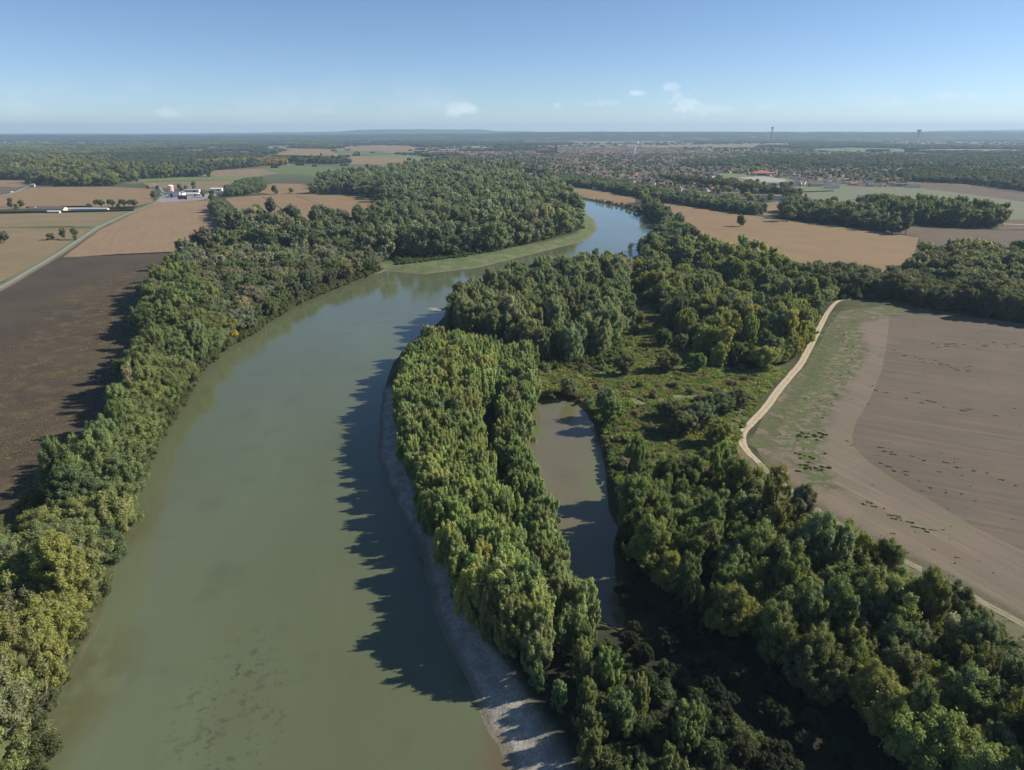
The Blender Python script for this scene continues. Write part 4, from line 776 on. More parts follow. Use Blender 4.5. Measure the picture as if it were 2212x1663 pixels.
ORD = ['', 'first', 'second', 'third', 'fourth', 'fifth', 'sixth', 'seventh', 'eighth', 'ninth', 'tenth', 'eleventh', 'twelfth', 'thirteenth', 'fourteenth', 'fifteenth', 'sixteenth', 'seventeenth', 'eighteenth', 'nineteenth']
TENS = {2: 'twenty', 3: 'thirty', 4: 'forty', 5: 'fifty', 6: 'sixty', 7: 'seventy', 8: 'eighty', 9: 'ninety'}
TENTH = {2: 'twentieth', 3: 'thirtieth', 4: 'fortieth', 5: 'fiftieth', 6: 'sixtieth', 7: 'seventieth', 8: 'eightieth', 9: 'ninetieth'}
def ordinal(n): return ORD[n] if n < 20 else (TENTH[n // 10] if n % 10 == 0 else TENS[n // 10] + '-' + ORD[n % 10])
LAND = {   # things one can find, in photo px, per wood
    'strip': [('far pond tip', 1190, 780), ('gravel shore bend', 870, 860), ('pond middle', 1140, 950), ('widest river shadow', 900, 960), ('near pond shadow', 1220, 1110), ('narrow gravel shore', 960, 1120), ('widening gravel shore', 1110, 1400), ('dark pond tail', 1290, 1280)],
    'striplow': [('wide pebbly shore', 1250, 1560), ('dark pond tail', 1330, 1380), ('bottom photo edge', 1450, 1660)],
    'midwood': [('gravel spit', 985, 640), ('opposite grass bar', 1120, 570), ('far river water', 1320, 550), ('grass clearing', 1330, 680), ('far pond tip', 1210, 740)],
    'northwood': [('far river water', 1400, 540), ('clearing track', 1420, 620), ('large tan field', 1640, 560), ('dirt track head', 1790, 610), ('yellow track tree', 1730, 680), ('open scrub', 1570, 770)],
    'southwood': [('near pond shore', 1340, 1080), ('dirt track bend', 1560, 980), ('feathery shrub', 1690, 1060), ('round track tree', 1780, 1130), ('grassy twin ruts', 1960, 1240), ('right photo edge', 2200, 1400), ('black shaded hollow', 1560, 1300), ('bottom right corner', 2150, 1620), ('bottom photo edge', 1900, 1640), ('silvery shrub', 1860, 1330)],
    'leftbelt': [('ploughed field corner', 320, 600), ('yellow tree at the water', 480, 690), ('half dead tree', 290, 820), ('narrowest bank stretch', 360, 800), ('long field shadows', 200, 900), ('left photo edge', 20, 1080), ('inner bend of the bank', 260, 1060), ('bleached fallen branches', 90, 1480), ('bottom left corner', 40, 1620), ('sharp yellow crown', 60, 1260)],
    'willows': [('yellow tree at the water', 510, 680), ('harrowed field corner', 400, 540), ('calm green water', 620, 620), ('grass bar tail', 800, 570)],
    'bend': [('harrowed field', 480, 490), ('dry forest field', 700, 480), ('grass bar head', 900, 540), ('grass bar middle', 1080, 530), ('mud point', 1250, 470), ('far river inlet', 1200, 420), ('town', 1080, 385), ('lone dark trees', 680, 420), ('forest centre', 900, 450)],
    'east': [('far river water', 1400, 490), ('lone field tree', 1600, 560), ('dirt track top', 1900, 620), ('right photo edge', 2180, 600), ('brown field strip', 2000, 510), ('tall pale poplar', 1990, 540), ('red roofed hall', 1650, 400)],
    'town': [('church', 1201, 330), ('curved white tower', 1372, 322), ('river villas', 1335, 402), ('big yellow-green poplar', 1395, 410), ('sports field', 1600, 378), ('orange-red hall', 1650, 376), ('brownish avenue', 1560, 400), ('white cube house', 1864, 430), ('brown far field', 2000, 400), ('river inlet', 1180, 385), ('right photo edge', 2200, 370), ('lone field tree', 1590, 440)],
    'far': [('checkered tower', 370, 400), ('low farmhouse', 100, 440), ('left photo edge', 20, 380), ('pale far field', 400, 345), ('church tower', 1201, 330), ('curved white water tower', 1372, 320), ('red roofed hall', 1650, 380), ('river inlet', 1230, 400), ('right photo edge', 2190, 400)]}
LZ = {'shadewood': 'southwood', 'goldrow': 'far', 'stripeast': 'strip', 'town': 'town', 'bendedge': 'bend', 'eastbank': 'east', 'eastedge': 'east', 'eastwood': 'east', 'hedgerow': 'east', 'poplarrow': 'east', 'eastgrove': 'east', 'avenue': 'east', 'eastfar': 'far', 'suburb': 'far', 'farwood': 'far', 'farmtrees': 'far', 'farmbelt': 'far'}
ZTXT = {'shadewood': 'shaded hollow', 'stripeast': 'pond side', 'strip': 'riverside belt', 'striplow': 'shaded belt end', 'midwood': 'dense wood', 'northwood': 'clearing wood', 'southwood': 'near wood', 'leftbelt': 'left bank', 'willows': 'bank thicket', 'bend': 'bend forest',
        'bendedge': 'forest edge', 'eastbank': 'far river bank', 'eastedge': 'far river bank', 'eastwood': 'dark east wood', 'hedgerow': 'hedgerow', 'poplarrow': 'plantation', 'eastgrove': 'dark grove', 'avenue': 'brownish avenue', 'eastfar': 'far wood', 'suburb': 'suburb', 'goldrow': 'golden row', 'farwood': 'far woodland', 'farmtrees': 'farm trees', 'farmbelt': 'farm belt'}
def tone(c):
    r, gg, b = c; L_ = .3 * r + .6 * gg + .1 * b
    if r > gg * 1.05: return 'yellow' if b < r * .4 else 'brownish'
    if b > gg * .62: return 'grey-green' if L_ > .1 else 'dull green'
    if L_ > .135: return 'pale yellow-green' if r > gg * .93 else 'bright green'
    return 'olive' if r > gg * .88 else ('mid green' if L_ > .1 else 'dark green')
def nearest_land(zk, px, py):
    L_ = LAND[LZ.get(zk, zk)]; d = [math.hypot(px - a, (py - b) * 1.3) for _, a, b in L_]; i = int(np.argmin(d)); return L_[i][0], d[i]
tree_rec = {}
for i in single:
    t = TREES[i]
    if t[9]: continue
    px, py = proj(t[0], t[1], 10 * t[5]); nm, d = nearest_land(t[8], px, py); kw = {'poplar_tree': 'poplar', 'willow_tree': 'upright willow', 'broadleaf_tree': 'round tree'}[NAME[t[2]]]
    tree_rec.setdefault((tone(t[7]), kw, t[8], nm), []).append((d, i))
LABEL = {}
for (tn, kw, zk, nm), L_ in tree_rec.items():
    for k, (_, i) in enumerate(sorted(L_)):
        z = ZTXT[zk]; first = 'nearest' if k == 0 else ordinal(k + 1) + ' nearest'
        LABEL[i] = f'{tn} {kw} of the {z}, {first} the {nm}'
GROUP = {'strip': 'willows of the belt between river and pond', 'striplow': 'willows of the belt between river and pond', 'leftbelt': 'trees of the left bank', 'willows': 'trees of the left bank', 'southwood': 'trees of the near right wood', 'midwood': 'poplars by the river bend', 'northwood': 'trees beside the clearing'}
sunk = lambda x, y: -.1
made = {}
P_all = np.array([[t[0], t[1]] for t in TREES]); dR = sdf(P_all[:6000], RIVER) if len(P_all) > 6000 else sdf(P_all, RIVER)
rest = []
for i, t in enumerate(TREES):
    k = t[2]; lk = lodkey(t); v = t[3] % len(SPEC[lk]); cm, tm, h, w = SPEC[lk][v]; z = -.1 - (1.0 if i < len(dR) and dR[i] < 3.5 else 0)
    h0 = SPEC[k][t[3] % len(SPEC[k])][2]; w0 = SPEC[k][t[3] % len(SPEC[k])][3]; sx, sz = t[4] * w0 / w, t[5] * h0 / h
    if i in single:
        o = empty(NAME[k], t[0], t[1], z, t[6]); o.scale = (sx, sx * random.uniform(.9, 1.1), sz)
        src = made.get((lk, v))
        if src is None:
            c = link(bpy.data.objects.new('crown', cm), o); tr = link(bpy.data.objects.new('trunk', tm), o); made[(lk, v)] = (c, tr)
        else:
            c, tr = src[0].copy(), src[1].copy(); link(c, o); link(tr, o)
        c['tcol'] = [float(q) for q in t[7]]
        tag(o, t[9] or LABEL[i], t[10], GROUP.get(t[8], 'trees of the ' + ZTXT[t[8]]) if t[8] != 'hero' else ('umbrella pines behind the hedge' if k == 'umbrella' else None))
    else: rest.append((t[0], t[1], z, PIDX[(lk, v)], sx, sx, sz, t[6], t[7]))
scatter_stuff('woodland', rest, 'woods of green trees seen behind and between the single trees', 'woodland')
print('trees', len(TREES), 'single', len(single), 'rest', len(rest), {k: sum(1 for i in single if TREES[i][2] == k) for k in NAME})

# far woods out to the horizon, seen as masses
def far_woods():
    r = np.random.RandomState(5); rows = []
    ex = [p for p, f in zip(FIELD_POLYS, fields) if max(q[1] for q in f[1]) < 360]
    D = 2500.0
    while D < 15500:
        step = max(28, D * .0115); hw = D * .86; n = int(2 * hw / (44 + D * .004)); xs = -hw + (np.arange(n) + r.rand(n)) * 2 * hw / n; ys = D + (r.rand(n) - .5) * step
        nz = fbm(xs + 3000, ys * .62, 1500, 5); px = 1106 + F * xs / (ys * math.cos(PITCH)); py = 283 + HC * (F / math.cos(PITCH)) / ys
        thr = np.where(px < 750, .475, np.where(px < 1500, .55, .505)); thr = np.where(ys > 9000, .44, thr); small = (nz < thr) & (r.rand(n) < np.where(px < 900, .14, .22)); nz = np.where(small, 9, nz)
        P = np.c_[xs, ys]; bad = nz < thr
        for e in ex: bad |= inside(P, e)
        for x, y, sm in np.c_[P, small][~bad]:
            c = np.array(C_FOR[r.randint(5)]) * r.uniform(.5, .8); s = 1 + D * .00008
            rows.append((x, y, -1, PIDX[('clump', r.randint(4))], s * (r.uniform(.7, 1.4) if not sm else r.uniform(.25, .6)), s * (r.uniform(.5, 1.2) if not sm else .25), (r.uniform(.5, .95) if not sm else r.uniform(.35, .6)) * min(s, 1.2), r.uniform(-.5, .5), c))
        D += step
    print('far clumps', len(rows)); scatter_stuff('far_woods', rows, 'far woods and hedges fading blue towards the horizon', 'woodland')
far_woods()

# low cover: brambles and reeds under and beside the trees, weeds in the fields
def low_cover():
    r = np.random.RandomState(21); rows = []
    def fill(px, sp, s0, s1, cols, key='bush', thr=None, world=None, clip=True, sz=1.0, zoff=-.05):
        P = hexfill(world if world is not None else G(px), sp, .5, int(sp * 10))
        if clip: P = P[(sdf(P, POND) > 1.5) & (sdf(P, RIVER) > 2.0)]
        if thr is not None: P = P[fbm(P[:, 0] + 77, P[:, 1], thr[1], 3) > thr[0]]
        n = len(SPEC[key])
        for x, y in P:
            s = r.uniform(s0, s1) if r.rand() < .8 else r.uniform(s0, s1) * 1.5; c = np.array(cols[r.randint(len(cols))]) * r.uniform(.8, 1.2)
            z = zoff - (1.2 if clip and abs(s) and near_water(x, y) else 0); rows.append((x, y, z, PIDX[(key, r.randint(n))], s, s * r.uniform(.8, 1.3), s * r.uniform(.6, 1) * sz, r.uniform(0, 6.28), c))
    def near_water(x, y):
        return False
    SC = [(.13, .165, .06), (.15, .17, .075), (.115, .145, .06), (.17, .155, .09), (.18, .14, .10), (.15, .185, .065)]
    fill([(1160, 790), (1330, 775), (1345, 620), (1420, 640), (1440, 730), (1560, 810), (1700, 800), (1640, 860), (1590, 960), (1600, 1050), (1340, 1070), (1310, 960), (1270, 880), (1230, 860), (1170, 860)], 2.9, .18, .45, SC, thr=(.42, 18), sz=.7)
    fill([(1160, 790), (1330, 775), (1345, 620), (1420, 640), (1440, 730), (1560, 810), (1700, 800), (1640, 860), (1590, 960), (1600, 1050), (1340, 1070), (1310, 960), (1270, 880), (1230, 860), (1170, 860)], 1.25, .7, 1.7, [(.125, .185, .06), (.15, .195, .075), (.13, .165, .065), (.23, .215, .125), (.21, .19, .12), (.17, .14, .09)], key='tuft', thr=(.27, 9))
    fill([(1290, 880), (1330, 900), (1345, 1000), (1350, 1100), (1315, 1090), (1300, 980)], 1.9, .18, .36, [(.10, .15, .045), (.085, .125, .045)])
    fill([(1570, 960), (1610, 1000), (1700, 1070), (1660, 1100), (1600, 1060), (1560, 1010)], 2.6, .25, .4, [(.15, .11, .075), (.13, .12, .06), (.17, .14, .09)], thr=(.4, 12))
    fill([(1760, 1110), (1860, 1185), (1960, 1245), (2080, 1305), (2212, 1372), (2400, 1480), (2400, 1690), (2212, 1560), (2100, 1480), (2010, 1415), (1930, 1375), (1850, 1325), (1780, 1240), (1730, 1150)], 2.6, .22, .6, [(.14, .155, .07), (.16, .14, .09), (.12, .15, .06), (.155, .17, .07)], thr=(.30, 9))
    fill([(1300, 1400), (1450, 1440), (1650, 1600), (1800, 1760), (1900, 1950), (1400, 1950), (1300, 1650), (1280, 1500)], 4.2, .5, 1.0, [(.07, .09, .035), (.06, .08, .035)])
    fill([(885, 790), (905, 760), (950, 720), (985, 700), (1000, 740), (900, 800)], 2.6, .4, .8, [(.07, .09, .035), (.08, .10, .04)])
    fill([(1140, 770), (1345, 740), (1345, 790), (1160, 800)], 2.6, .4, .7, [(.09, .12, .04), (.12, .155, .05)])
    fill([(325, 1000), (350, 935), (400, 866), (430, 812), (475, 757), (545, 718), (640, 655), (760, 605), (830, 578), (760, 590), (630, 640), (535, 700), (455, 750), (380, 860), (330, 930), (270, 1090), (225, 1270), (130, 1490), (90, 1580), (105, 1680), (60, 1680), (60, 1560), (200, 1270), (260, 1080)], 2.7, .45, .9, [(.09, .105, .045), (.11, .12, .06)], clip=False, zoff=-1.2)
    fill([(840, 560), (1000, 540), (1180, 505), (1250, 480), (1262, 492), (1180, 518), (1000, 556), (860, 572)], 3.2, .35, .8, [(.09, .12, .045), (.10, .13, .05)], clip=False, zoff=-.5)
    fill([(1345, 590), (1420, 620), (1430, 700), (1345, 740)], 3.4, .25, .5, [(.10, .13, .045), (.09, .12, .04)], thr=(.45, 14))
    fill([(1800, 648), (1920, 642), (2080, 668), (2212, 694), (2400, 724), (2400, 700), (2000, 655), (1900, 630)], 3.5, .5, 1.0, C_DARK)
    scatter_stuff('undergrowth', rows, 'low brambles, reeds and scrub between the trees and along the banks', 'undergrowth'); n1 = len(rows); rows = []
    # weeds on the harvested field: small dark tufts in drifts
    def tufts(px, n, cols, s0, s1, lo, sc_, row=0, anis=(1, 1), poly=None):
        poly = G(px); a, b = poly.min(0), poly.max(0); P = a + r.rand(n, 2) * (b - a); P = P[inside(P, poly)]; f = fbm(P[:, 0] * anis[0] + 31, P[:, 1] * anis[1], sc_, 3); P = P[f > lo]
        for x, y in P:
            k = 1 if not row else r.randint(1, row); c = np.array(cols[r.randint(len(cols))]) * r.uniform(.8, 1.2)
            for j in range(k):
                s = r.uniform(s0, s1); rows.append((x + j * r.uniform(.5, 1.1), y - j * r.uniform(.05, .5), .05, PIDX[('tuft', r.randint(3))], s, s, s * r.uniform(.6, 1.1), r.uniform(0, 6.28), c))
    DG = [(.045, .065, .025), (.055, .075, .03), (.035, .05, .022)]
    tufts([(1790, 740), (1850, 700), (1860, 780), (1800, 880), (1740, 960), (1700, 960), (1730, 880)], 1100, DG + [(.09, .13, .04)], .22, .5, .50, 9, 3)
    tufts([(1700, 950), (1780, 900), (1800, 1060), (1730, 1060)], 260, DG, .4, .9, .5, 7, 3)
    tufts([(1650, 900), (1850, 690), (2300, 710), (3000, 900), (2800, 1400), (2212, 1340), (1800, 1110), (1640, 980)], 1100, DG, .16, .36, .45, 14, 3)
    for a, b, c_, d, n in ((1860, 1080, 2030, 1165, 18), (1900, 1000, 2080, 1075, 14), (1700, 1330, 1760, 1370, 0), (2010, 745, 2212, 745, 30), (1925, 760, 2100, 800, 18), (1820, 950, 2212, 1050, 18), (1880, 840, 2150, 900, 16)):
        for k in range(n):
            t = r.rand(); x, y = g3(a + (c_ - a) * t + r.randn() * 5, b + (d - b) * t + r.randn() * 4)
            for j in range(r.randint(1, 5)):
                s = r.uniform(.22, .5); rows.append((x + j * .6, y - j * .25, .05, PIDX[('tuft', r.randint(3))], s, s, s * .9, r.uniform(0, 6.28), DG[r.randint(3)]))
    scatter_stuff('weeds', rows, 'dark green weed tufts dotted over the harvested field', 'weeds'); n2 = len(rows); rows = []
    tufts([(-120, 1000), (0, 760), (100, 650), (240, 580), (320, 575), (320, 700), (295, 830), (240, 960), (130, 1080), (20, 1190), (-100, 1240)], 15000, [(.21, .17, .095), (.18, .14, .08), (.25, .205, .11)], .22, .5, .40, 16)
    tufts([(-120, 1000), (20, 900), (160, 760), (235, 640), (330, 600), (320, 700), (295, 830), (240, 960), (130, 1080), (20, 1190), (-100, 1240)], 14000, [(.21, .17, .095), (.18, .14, .08), (.25, .205, .11)], .22, .55, .36, 12)
    scatter_stuff('dry_stalks', rows, 'pale dry stalks left standing on the dark ploughed field', 'dry stalks'); print('low', n1, n2, len(rows))
low_cover()
# ------------------------------------------------------------------ buildings and other made things
WALL = plain('render_wall', (.62, .57, .48), .8, .1, .2); WHITE = plain('white_paint', (.80, .80, .78), .6, .06, .2); METAL = plain('pale_sheet_metal', (.62, .64, .66), .5, .08, .3); DARKM = plain('dark_window', (.03, .035, .045), .2, .1, 1)
def tiles(name, c):
    m = MT(name); k = m.mix(m.noise(.5, 4, .7, lo=.35, hi=.65), sc(c, .75), sc(c, 1.15)); m.color(k); return m.m
TILE = [tiles('clay_tiles', (.22, .135, .105)), tiles('brown_tiles', (.15, .11, .095)), tiles('pale_tiles', (.28, .19, .145)), tiles('grey_tiles', (.15, .14, .14)), tiles('red_tiles', (.48, .15, .075))]
WALLS = [WALL, WHITE, plain('ochre_wall', (.50, .37, .25), .85, .1, .2), plain('pink_wall', (.52, .40, .33), .85, .1, .2)]
def part(mb, name, mat, parent): return mb.obj(name, mat, parent)
def house(x, y, rot, lx, ly, h, rh, wall, tile, windows=True, wing=False):
    e = empty('house', x, y, 0, rot)
    w = MB(); w.box(0, 0, -.3, lx, ly, h + .3); w.ends(0, 0, h, lx - .02, ly - .02, rh)
    rf = MB(); rf.gable(0, 0, h + .02, lx, ly, rh)
    if wing: w.box(lx * .2, -ly * .75, -.3, lx * .4, ly * .6, h * .8 + .3); rf.gable(lx * .2, -ly * .8, h * .8 + .02, ly * .5, lx * .4, rh * .6, math.pi / 2)
    part(w, 'wall', wall, e); r = part(rf, 'roof', tile, e)
    ch = MB(); ch.box(lx * .25, ly * .12, h + rh * .5, .9, .7, rh * .5 + 1.2); part(ch, 'chimney', wall, r)
    if windows:
        for sx in (-.3, .3):
            wi = MB(); wi.box(sx * lx, -ly / 2 - .02, h * .35, 1.5, .08, 1.4); part(wi, 'window', DARKM, e)
        d = MB(); d.box(0, -ly / 2 - .02, 0, 1.2, .1, 2.1); part(d, 'door', DARKM, e)
    return e
# farm with the checkered tower
def farm():
    x, y = g3(371, 421); e = empty('water_tower', x, y); t = MB(); R_, H_ = 5.6, 17.0
    prof = [(R_, -.2), (R_, H_ - 2.6)]; n = 32
    mcheck = MT('checkered_paint'); uvx = mcheck.attr('ck', out='Fac'); mcheck.color(mcheck.mix(mcheck.math('GREATER_THAN', uvx, .5), (.80, .79, .77), (.62, .03, .035))); mcheck.b.inputs['Roughness'].default_value = .55
    V = []; Q = []; ck = []; rows = 6
    for j in range(rows + 1):
        for k in range(n): V.append((R_ * math.cos(2 * math.pi * k / n), R_ * math.sin(2 * math.pi * k / n), 4.2 + 13.4 * j / rows))
    for j in range(rows):
        for k in range(n): Q.append((j * n + k, j * n + (k + 1) % n, (j + 1) * n + (k + 1) % n, (j + 1) * n + k)); ck.append(float((k // 4 + j) % 2))
    link(bpy.data.objects.new('tank', np_mesh('tank', np.array(V), np.array(Q).ravel(), np.full(len(Q), 4), mcheck.m, fattr={'ck': np.array(ck)})), e)
    b = MB(); b.tube([(0, 0, -.3), (0, 0, 4.2)], R_ - .15, 28); part(b, 'base', WHITE, e)
    d = MB(); d.tube([(0, 0, 17.6), (0, 0, 18.3), (0, 0, 19.2), (0, 0, 19.7)], [R_ + .1, R_ * .93, R_ * .6, .4], 28); part(d, 'roof', WHITE, e)
    tag(e, 'round tower painted in red and white checks behind the white barn', 'tower')
    def shed(px, py, lpx, ly, h, rh, wall, tile, label, name='barn', rot=0.0, front=None):
        x, y = g3(px, py); k = math.hypot(y, HC) / F; lx = lpx * k; e = empty(name, x, y + ly / 2, 0, rot)
        w = MB(); w.box(0, 0, -.3, lx, ly, h + .3); w.ends(0, 0, h, lx - .02, ly - .02, rh); part(w, 'wall', wall, e); r = MB(); r.gable(0, 0, h + .02, lx, ly, rh, 0, .2, .3); part(r, 'roof', tile, e)
        if front: f = MB(); f.box(front * lx, -ly / 2 - .05, 0, 4, .1, h * .8); part(f, 'door', DARKM, e)
        return tag(e, label, 'building')
    shed(376, 426, 24, 16, 8.5, 2.0, METAL, TILE[3], 'white barn with a grey roof in front of the checkered tower', front=-.2)
    x, y = g3(391.5, 425.5); e = empty('gable_house', x, y + 7, 0, math.pi / 2); w = MB(); w.box(0, 0, -.3, 14, 6, 8.3); w.ends(0, 0, 8, 14 - .02, 6 - .02, 3); part(w, 'wall', WHITE, e); r = MB(); r.gable(0, 0, 8.02, 14, 6, 3); part(r, 'roof', TILE[3], e); tag(e, 'narrow tall white gabled building at the right end of the white barn', 'building')
    shed(411, 423.5, 33, 13, 4.6, 1.6, WHITE, plain('cream_roof', (.62, .58, .48), .7, .1, .1), 'long low white shed with a cream roof right of the barn', front=.3)
    shed(414, 415, 30, 10, 4.5, 1.5, WALL, plain('grey_sheet_roof', (.34, .37, .40), .6, .1, .1), 'low grey roofed shed behind the long white shed', front=.2)
    shed(467, 412.5, 24, 12, 4.5, 1.6, WHITE, METAL, 'white building half hidden by the trees right of the farm', front=.2)
    x, y = g3(395, 430.5); e = empty('trailer', x, y, 0, .05); b = MB(); b.box(0, 0, 1.3, 17, 3, 6.2); part(b, 'body', plain('rust_red', (.20, .075, .05), .8, .25, .4), e); b = MB(); b.box(0, 0, .8, 16.6, 2.6, .5); part(b, 'chassis', DARKM, e)
    for s in (-6, -4.2, 4.2, 6): b = MB(); b.tube([(s, -1.5, .65), (s, 1.5, .65)], .65, 10); part(b, 'wheel', DARKM, e)
    tag(e, 'rusty red-brown high sided load standing in front of the farm buildings', 'trailer')
    x, y = g3(427, 424); e = empty('lorry', x, y, 0, .15); b = MB(); b.box(1.5, 0, 1.1, 9, 2.6, 3.6); part(b, 'box_body', METAL, e); b = MB(); b.box(-4.3, 0, .7, 2.4, 2.5, 2.9); part(b, 'cab', plain('red_paint', (.55, .04, .04), .4, .05, 1), e)
    for s in (-4.3, 3, 4.6): b = MB(); b.tube([(s, -1.3, .5), (s, 1.3, .5)], .5, 10); part(b, 'wheel', DARKM, e)
    tag(e, 'lorry with a red cab and pale box body at the right end of the sheds', 'lorry')
    for px, py, nm, c in ((362, 427, 'car at the left end of the yard by the barn', (.05, .08, .2)), (369, 427.4, 'second car on the yard, right of the dark blue one', (.30, .31, .33)), (422, 429.5, 'pale car parked in front of the lorry', (.7, .7, .68))):
        x, y = g3(px, py); e = empty('parked_car', x, y, 0, .4); pm = plain('car_paint', c, .35, .03, 1)
        b = MB(); b.box(0, 0, .35, 4.3, 1.75, .65); b.box(-.2, 0, 1.0, 2.3, 1.55, .5); part(b, 'body', pm, e); b = MB(); b.box(-.2, 0, 1.02, 2.36, 1.6, .36); part(b, 'window', DARKM, e)
        for sx in (-1.35, 1.35):
            for sy in (-.8, .8): b = MB(); b.tube([(sx, sy - .1, .33), (sx, sy + .1, .33)], .33, 10); part(b, 'wheel', DARKM, e)
        tag(e, ('dark ' if c[0] < .1 else 'grey ' if c[0] < .4 else '') + nm, 'car')
    x, y = g3(26, 415.8); e = empty('delivery_van', x, y, 0, .5); b = MB(); b.box(.4, 0, .5, 4.4, 2, 2.0); b.box(-2.3, 0, .5, 1.2, 1.9, 1.2); part(b, 'body', WHITE, e); b = MB(); b.box(-1.85, 0, 1.7, .5, 1.8, .6); part(b, 'windscreen', DARKM, e)
    for sx in (-1.8, 1.7): b = MB(); b.tube([(sx, -1, .4), (sx, 1, .4)], .4, 10); part(b, 'wheel', DARKM, e)
    tag(e, 'white van driving on the road at the left edge of the photo', 'van')
    for px, py, lb in ((361, 433.6, 'left one of the two utility poles at the yard entrance'), (369, 433.2, 'right one of the two utility poles at the yard entrance'), (413, 431, 'utility pole at the field edge in front of the long shed')):
        x, y = g3(px, py); e = empty('utility_pole', x, y); b = MB(); b.tube([(0, 0, -.5), (0, 0, 9.5)], [.22, .14], 8); part(b, 'pole', BARK, e); b = MB(); b.box(0, 0, 8.7, 2.4, .14, .14); part(b, 'crossarm', BARK, e); tag(e, lb, 'utility pole', 'poles along the farm')
    for px, py, h, lb in ((2057, 449.5, 10, 'thin pole standing alone in the green field on the right'), (102, 405, 11, 'pylon before the woodland above the dry field on the left'), (203, 398, 13, 'grey pole rising against the trees left of the checkered tower')):
        x, y = g3(px, py); e = empty('utility_pole', x, y); b = MB(); b.tube([(0, 0, -.5), (0, 0, h)], [.26, .15], 8); part(b, 'pole', BARK, e); b = MB(); b.box(0, 0, h - 1, 2.2, .14, .14); part(b, 'crossarm', BARK, e); tag(e, lb, 'utility pole')
farm()
def hedge_wall():
    def hedge(px, w, h, label):
        P = spline(G(px), 10); r = np.random.RandomState(len(px) + int(w * 10)); n = int(sum(np.hypot(*(np.diff(P, axis=0).T))) * 34)
        s = np.r_[0, np.cumsum(np.hypot(*np.diff(P, axis=0).T))]; t = r.rand(n) * s[-1]; C0 = np.c_[np.interp(t, s, P[:, 0]), np.interp(t, s, P[:, 1])]
        side = r.rand(n); X = C0[:, 0] ; Y = C0[:, 1] + np.where(side < .4, -w / 2, np.where(side < .6, w / 2, (r.rand(n) - .5) * w)); Z = np.where(side < .6, r.rand(n) * h, h); Nn = np.c_[r.randn(n) * .4, np.where(side < .4, -1, np.where(side < .6, 1, 0)) + r.randn(n) * .3, np.where(side < .6, .2, 1) + r.randn(n) * .2]
        Pp = np.c_[X, Y, Z] + r.randn(n, 3) * .12; Nn /= np.linalg.norm(Nn, axis=1)[:, None]; U = r.randn(n, 3); U -= (U * Nn).sum(1)[:, None] * Nn; U /= np.linalg.norm(U, axis=1)[:, None]; W = np.cross(Nn, U); k = r.uniform(.15, .4, (n, 1)); Q = np.stack([Pp + U * k, Pp + W * k, Pp - U * k, Pp - W * k], 1).reshape(-1, 3)
        V = []; F_ = []
        for i, p in enumerate(P): V += [(p[0], p[1] - w * .45, -.2), (p[0], p[1] + w * .45, -.2), (p[0], p[1] + w * .45, h * .95), (p[0], p[1] - w * .45, h * .95)]
        for i in range(len(P) - 1):
            for a in range(4): F_.append((4 * i + a, 4 * i + (a + 1) % 4, 4 * i + 4 + (a + 1) % 4, 4 * i + 4 + a))
        off = n * 4; lp = np.concatenate([np.arange(off), np.array(F_).ravel() + off]); me = np_mesh('hedge', np.concatenate([Q, np.array(V)]), lp, np.full(n + len(F_), 4), LEAF, fattr={'tint': np.concatenate([r.rand(n), np.full(len(F_), .1)])})
        o = link(bpy.data.objects.new('hedge', me)); o['tcol'] = [.05, .065, .03]; tag(o, label, 'hedge')
    hedge([(-150, 461.5), (0, 460.8), (105, 459.8)], 2.2, 3.0, 'long dark clipped hedge left of the gap by the low farmhouse')
    hedge([(127, 459.6), (210, 457.8), (289, 455.6)], 2.2, 3.0, 'long dark clipped hedge right of the farmhouse gap, ending at the road')
    hedge([(134, 447.6), (186, 447)], 2, 2.2, 'short dark hedge behind the low farmhouse, left piece'); hedge([(233, 451), (291, 449.8)], 2, 2.0, 'dark hedge running under the umbrella pines'); hedge([(57, 449.5), (82, 449)], 2, 2.2, 'short dark hedge left behind the low farmhouse roof')
    hedge([(1735, 415.5), (1800, 413)], 2.2, 2, 'thin dark hedge along the far green field')
    x, y = g3(101, 456); e = empty('farmhouse', x, y + 5, 0, 0); w = MB(); w.box(0, 0, -.3, 56, 15, 3.8); w.ends(0, 0, 3.5, 55.9, 14.9, 3.4); part(w, 'wall', WALL, e); r = MB(); r.gable(0, 0, 3.52, 56, 15, 3.4, 0, .3, .8); rf = part(r, 'roof', TILE[1], e)
    c = MB(); c.box(-19, -3, 4.6, 4.5, 3, 1.6); part(c, 'skylight', WHITE, rf); tag(e, 'long low farmhouse with a brown tiled roof behind the dark hedge', 'house')
    x, y = g3(184, 454.5); e = empty('greenhouse', x, y + 3, 0, .0); w = MB(); w.box(0, 0, -.3, 72, 6, 3.2); part(w, 'wall', METAL, e); r = MB(); r.gable(0, 0, 2.92, 72, 6, 1.0, 0, .12, .2); part(r, 'roof', plain('pale_plastic', (.55, .58, .60), .4, .06, .1), e); tag(e, 'very long narrow pale grey tunnel roof behind the hedge', 'greenhouse')
    x, y = g3(116, 460.3); e = empty('open_shed', x, y + 2, 0, .0); w = MB()
    for a in (-9, -3, 3, 9): w.box(a, 0, -.3, .3, 5, 3.0)
    part(w, 'wall', WALL, e); r = MB(); r.gable(0, 0, 2.7, 19, 6, .9, 0, .15, .3); part(r, 'roof', METAL, e); tag(e, 'small open shed with a pale roof in the gap between the hedges', 'shed')
    x, y = g3(71, 403.5); e = house(x, y, .2, 9, 7, 5, 2, WALLS[3], TILE[2]); tag(e, 'small pale house where the road enters the woodland on the left', 'house')
hedge_wall()
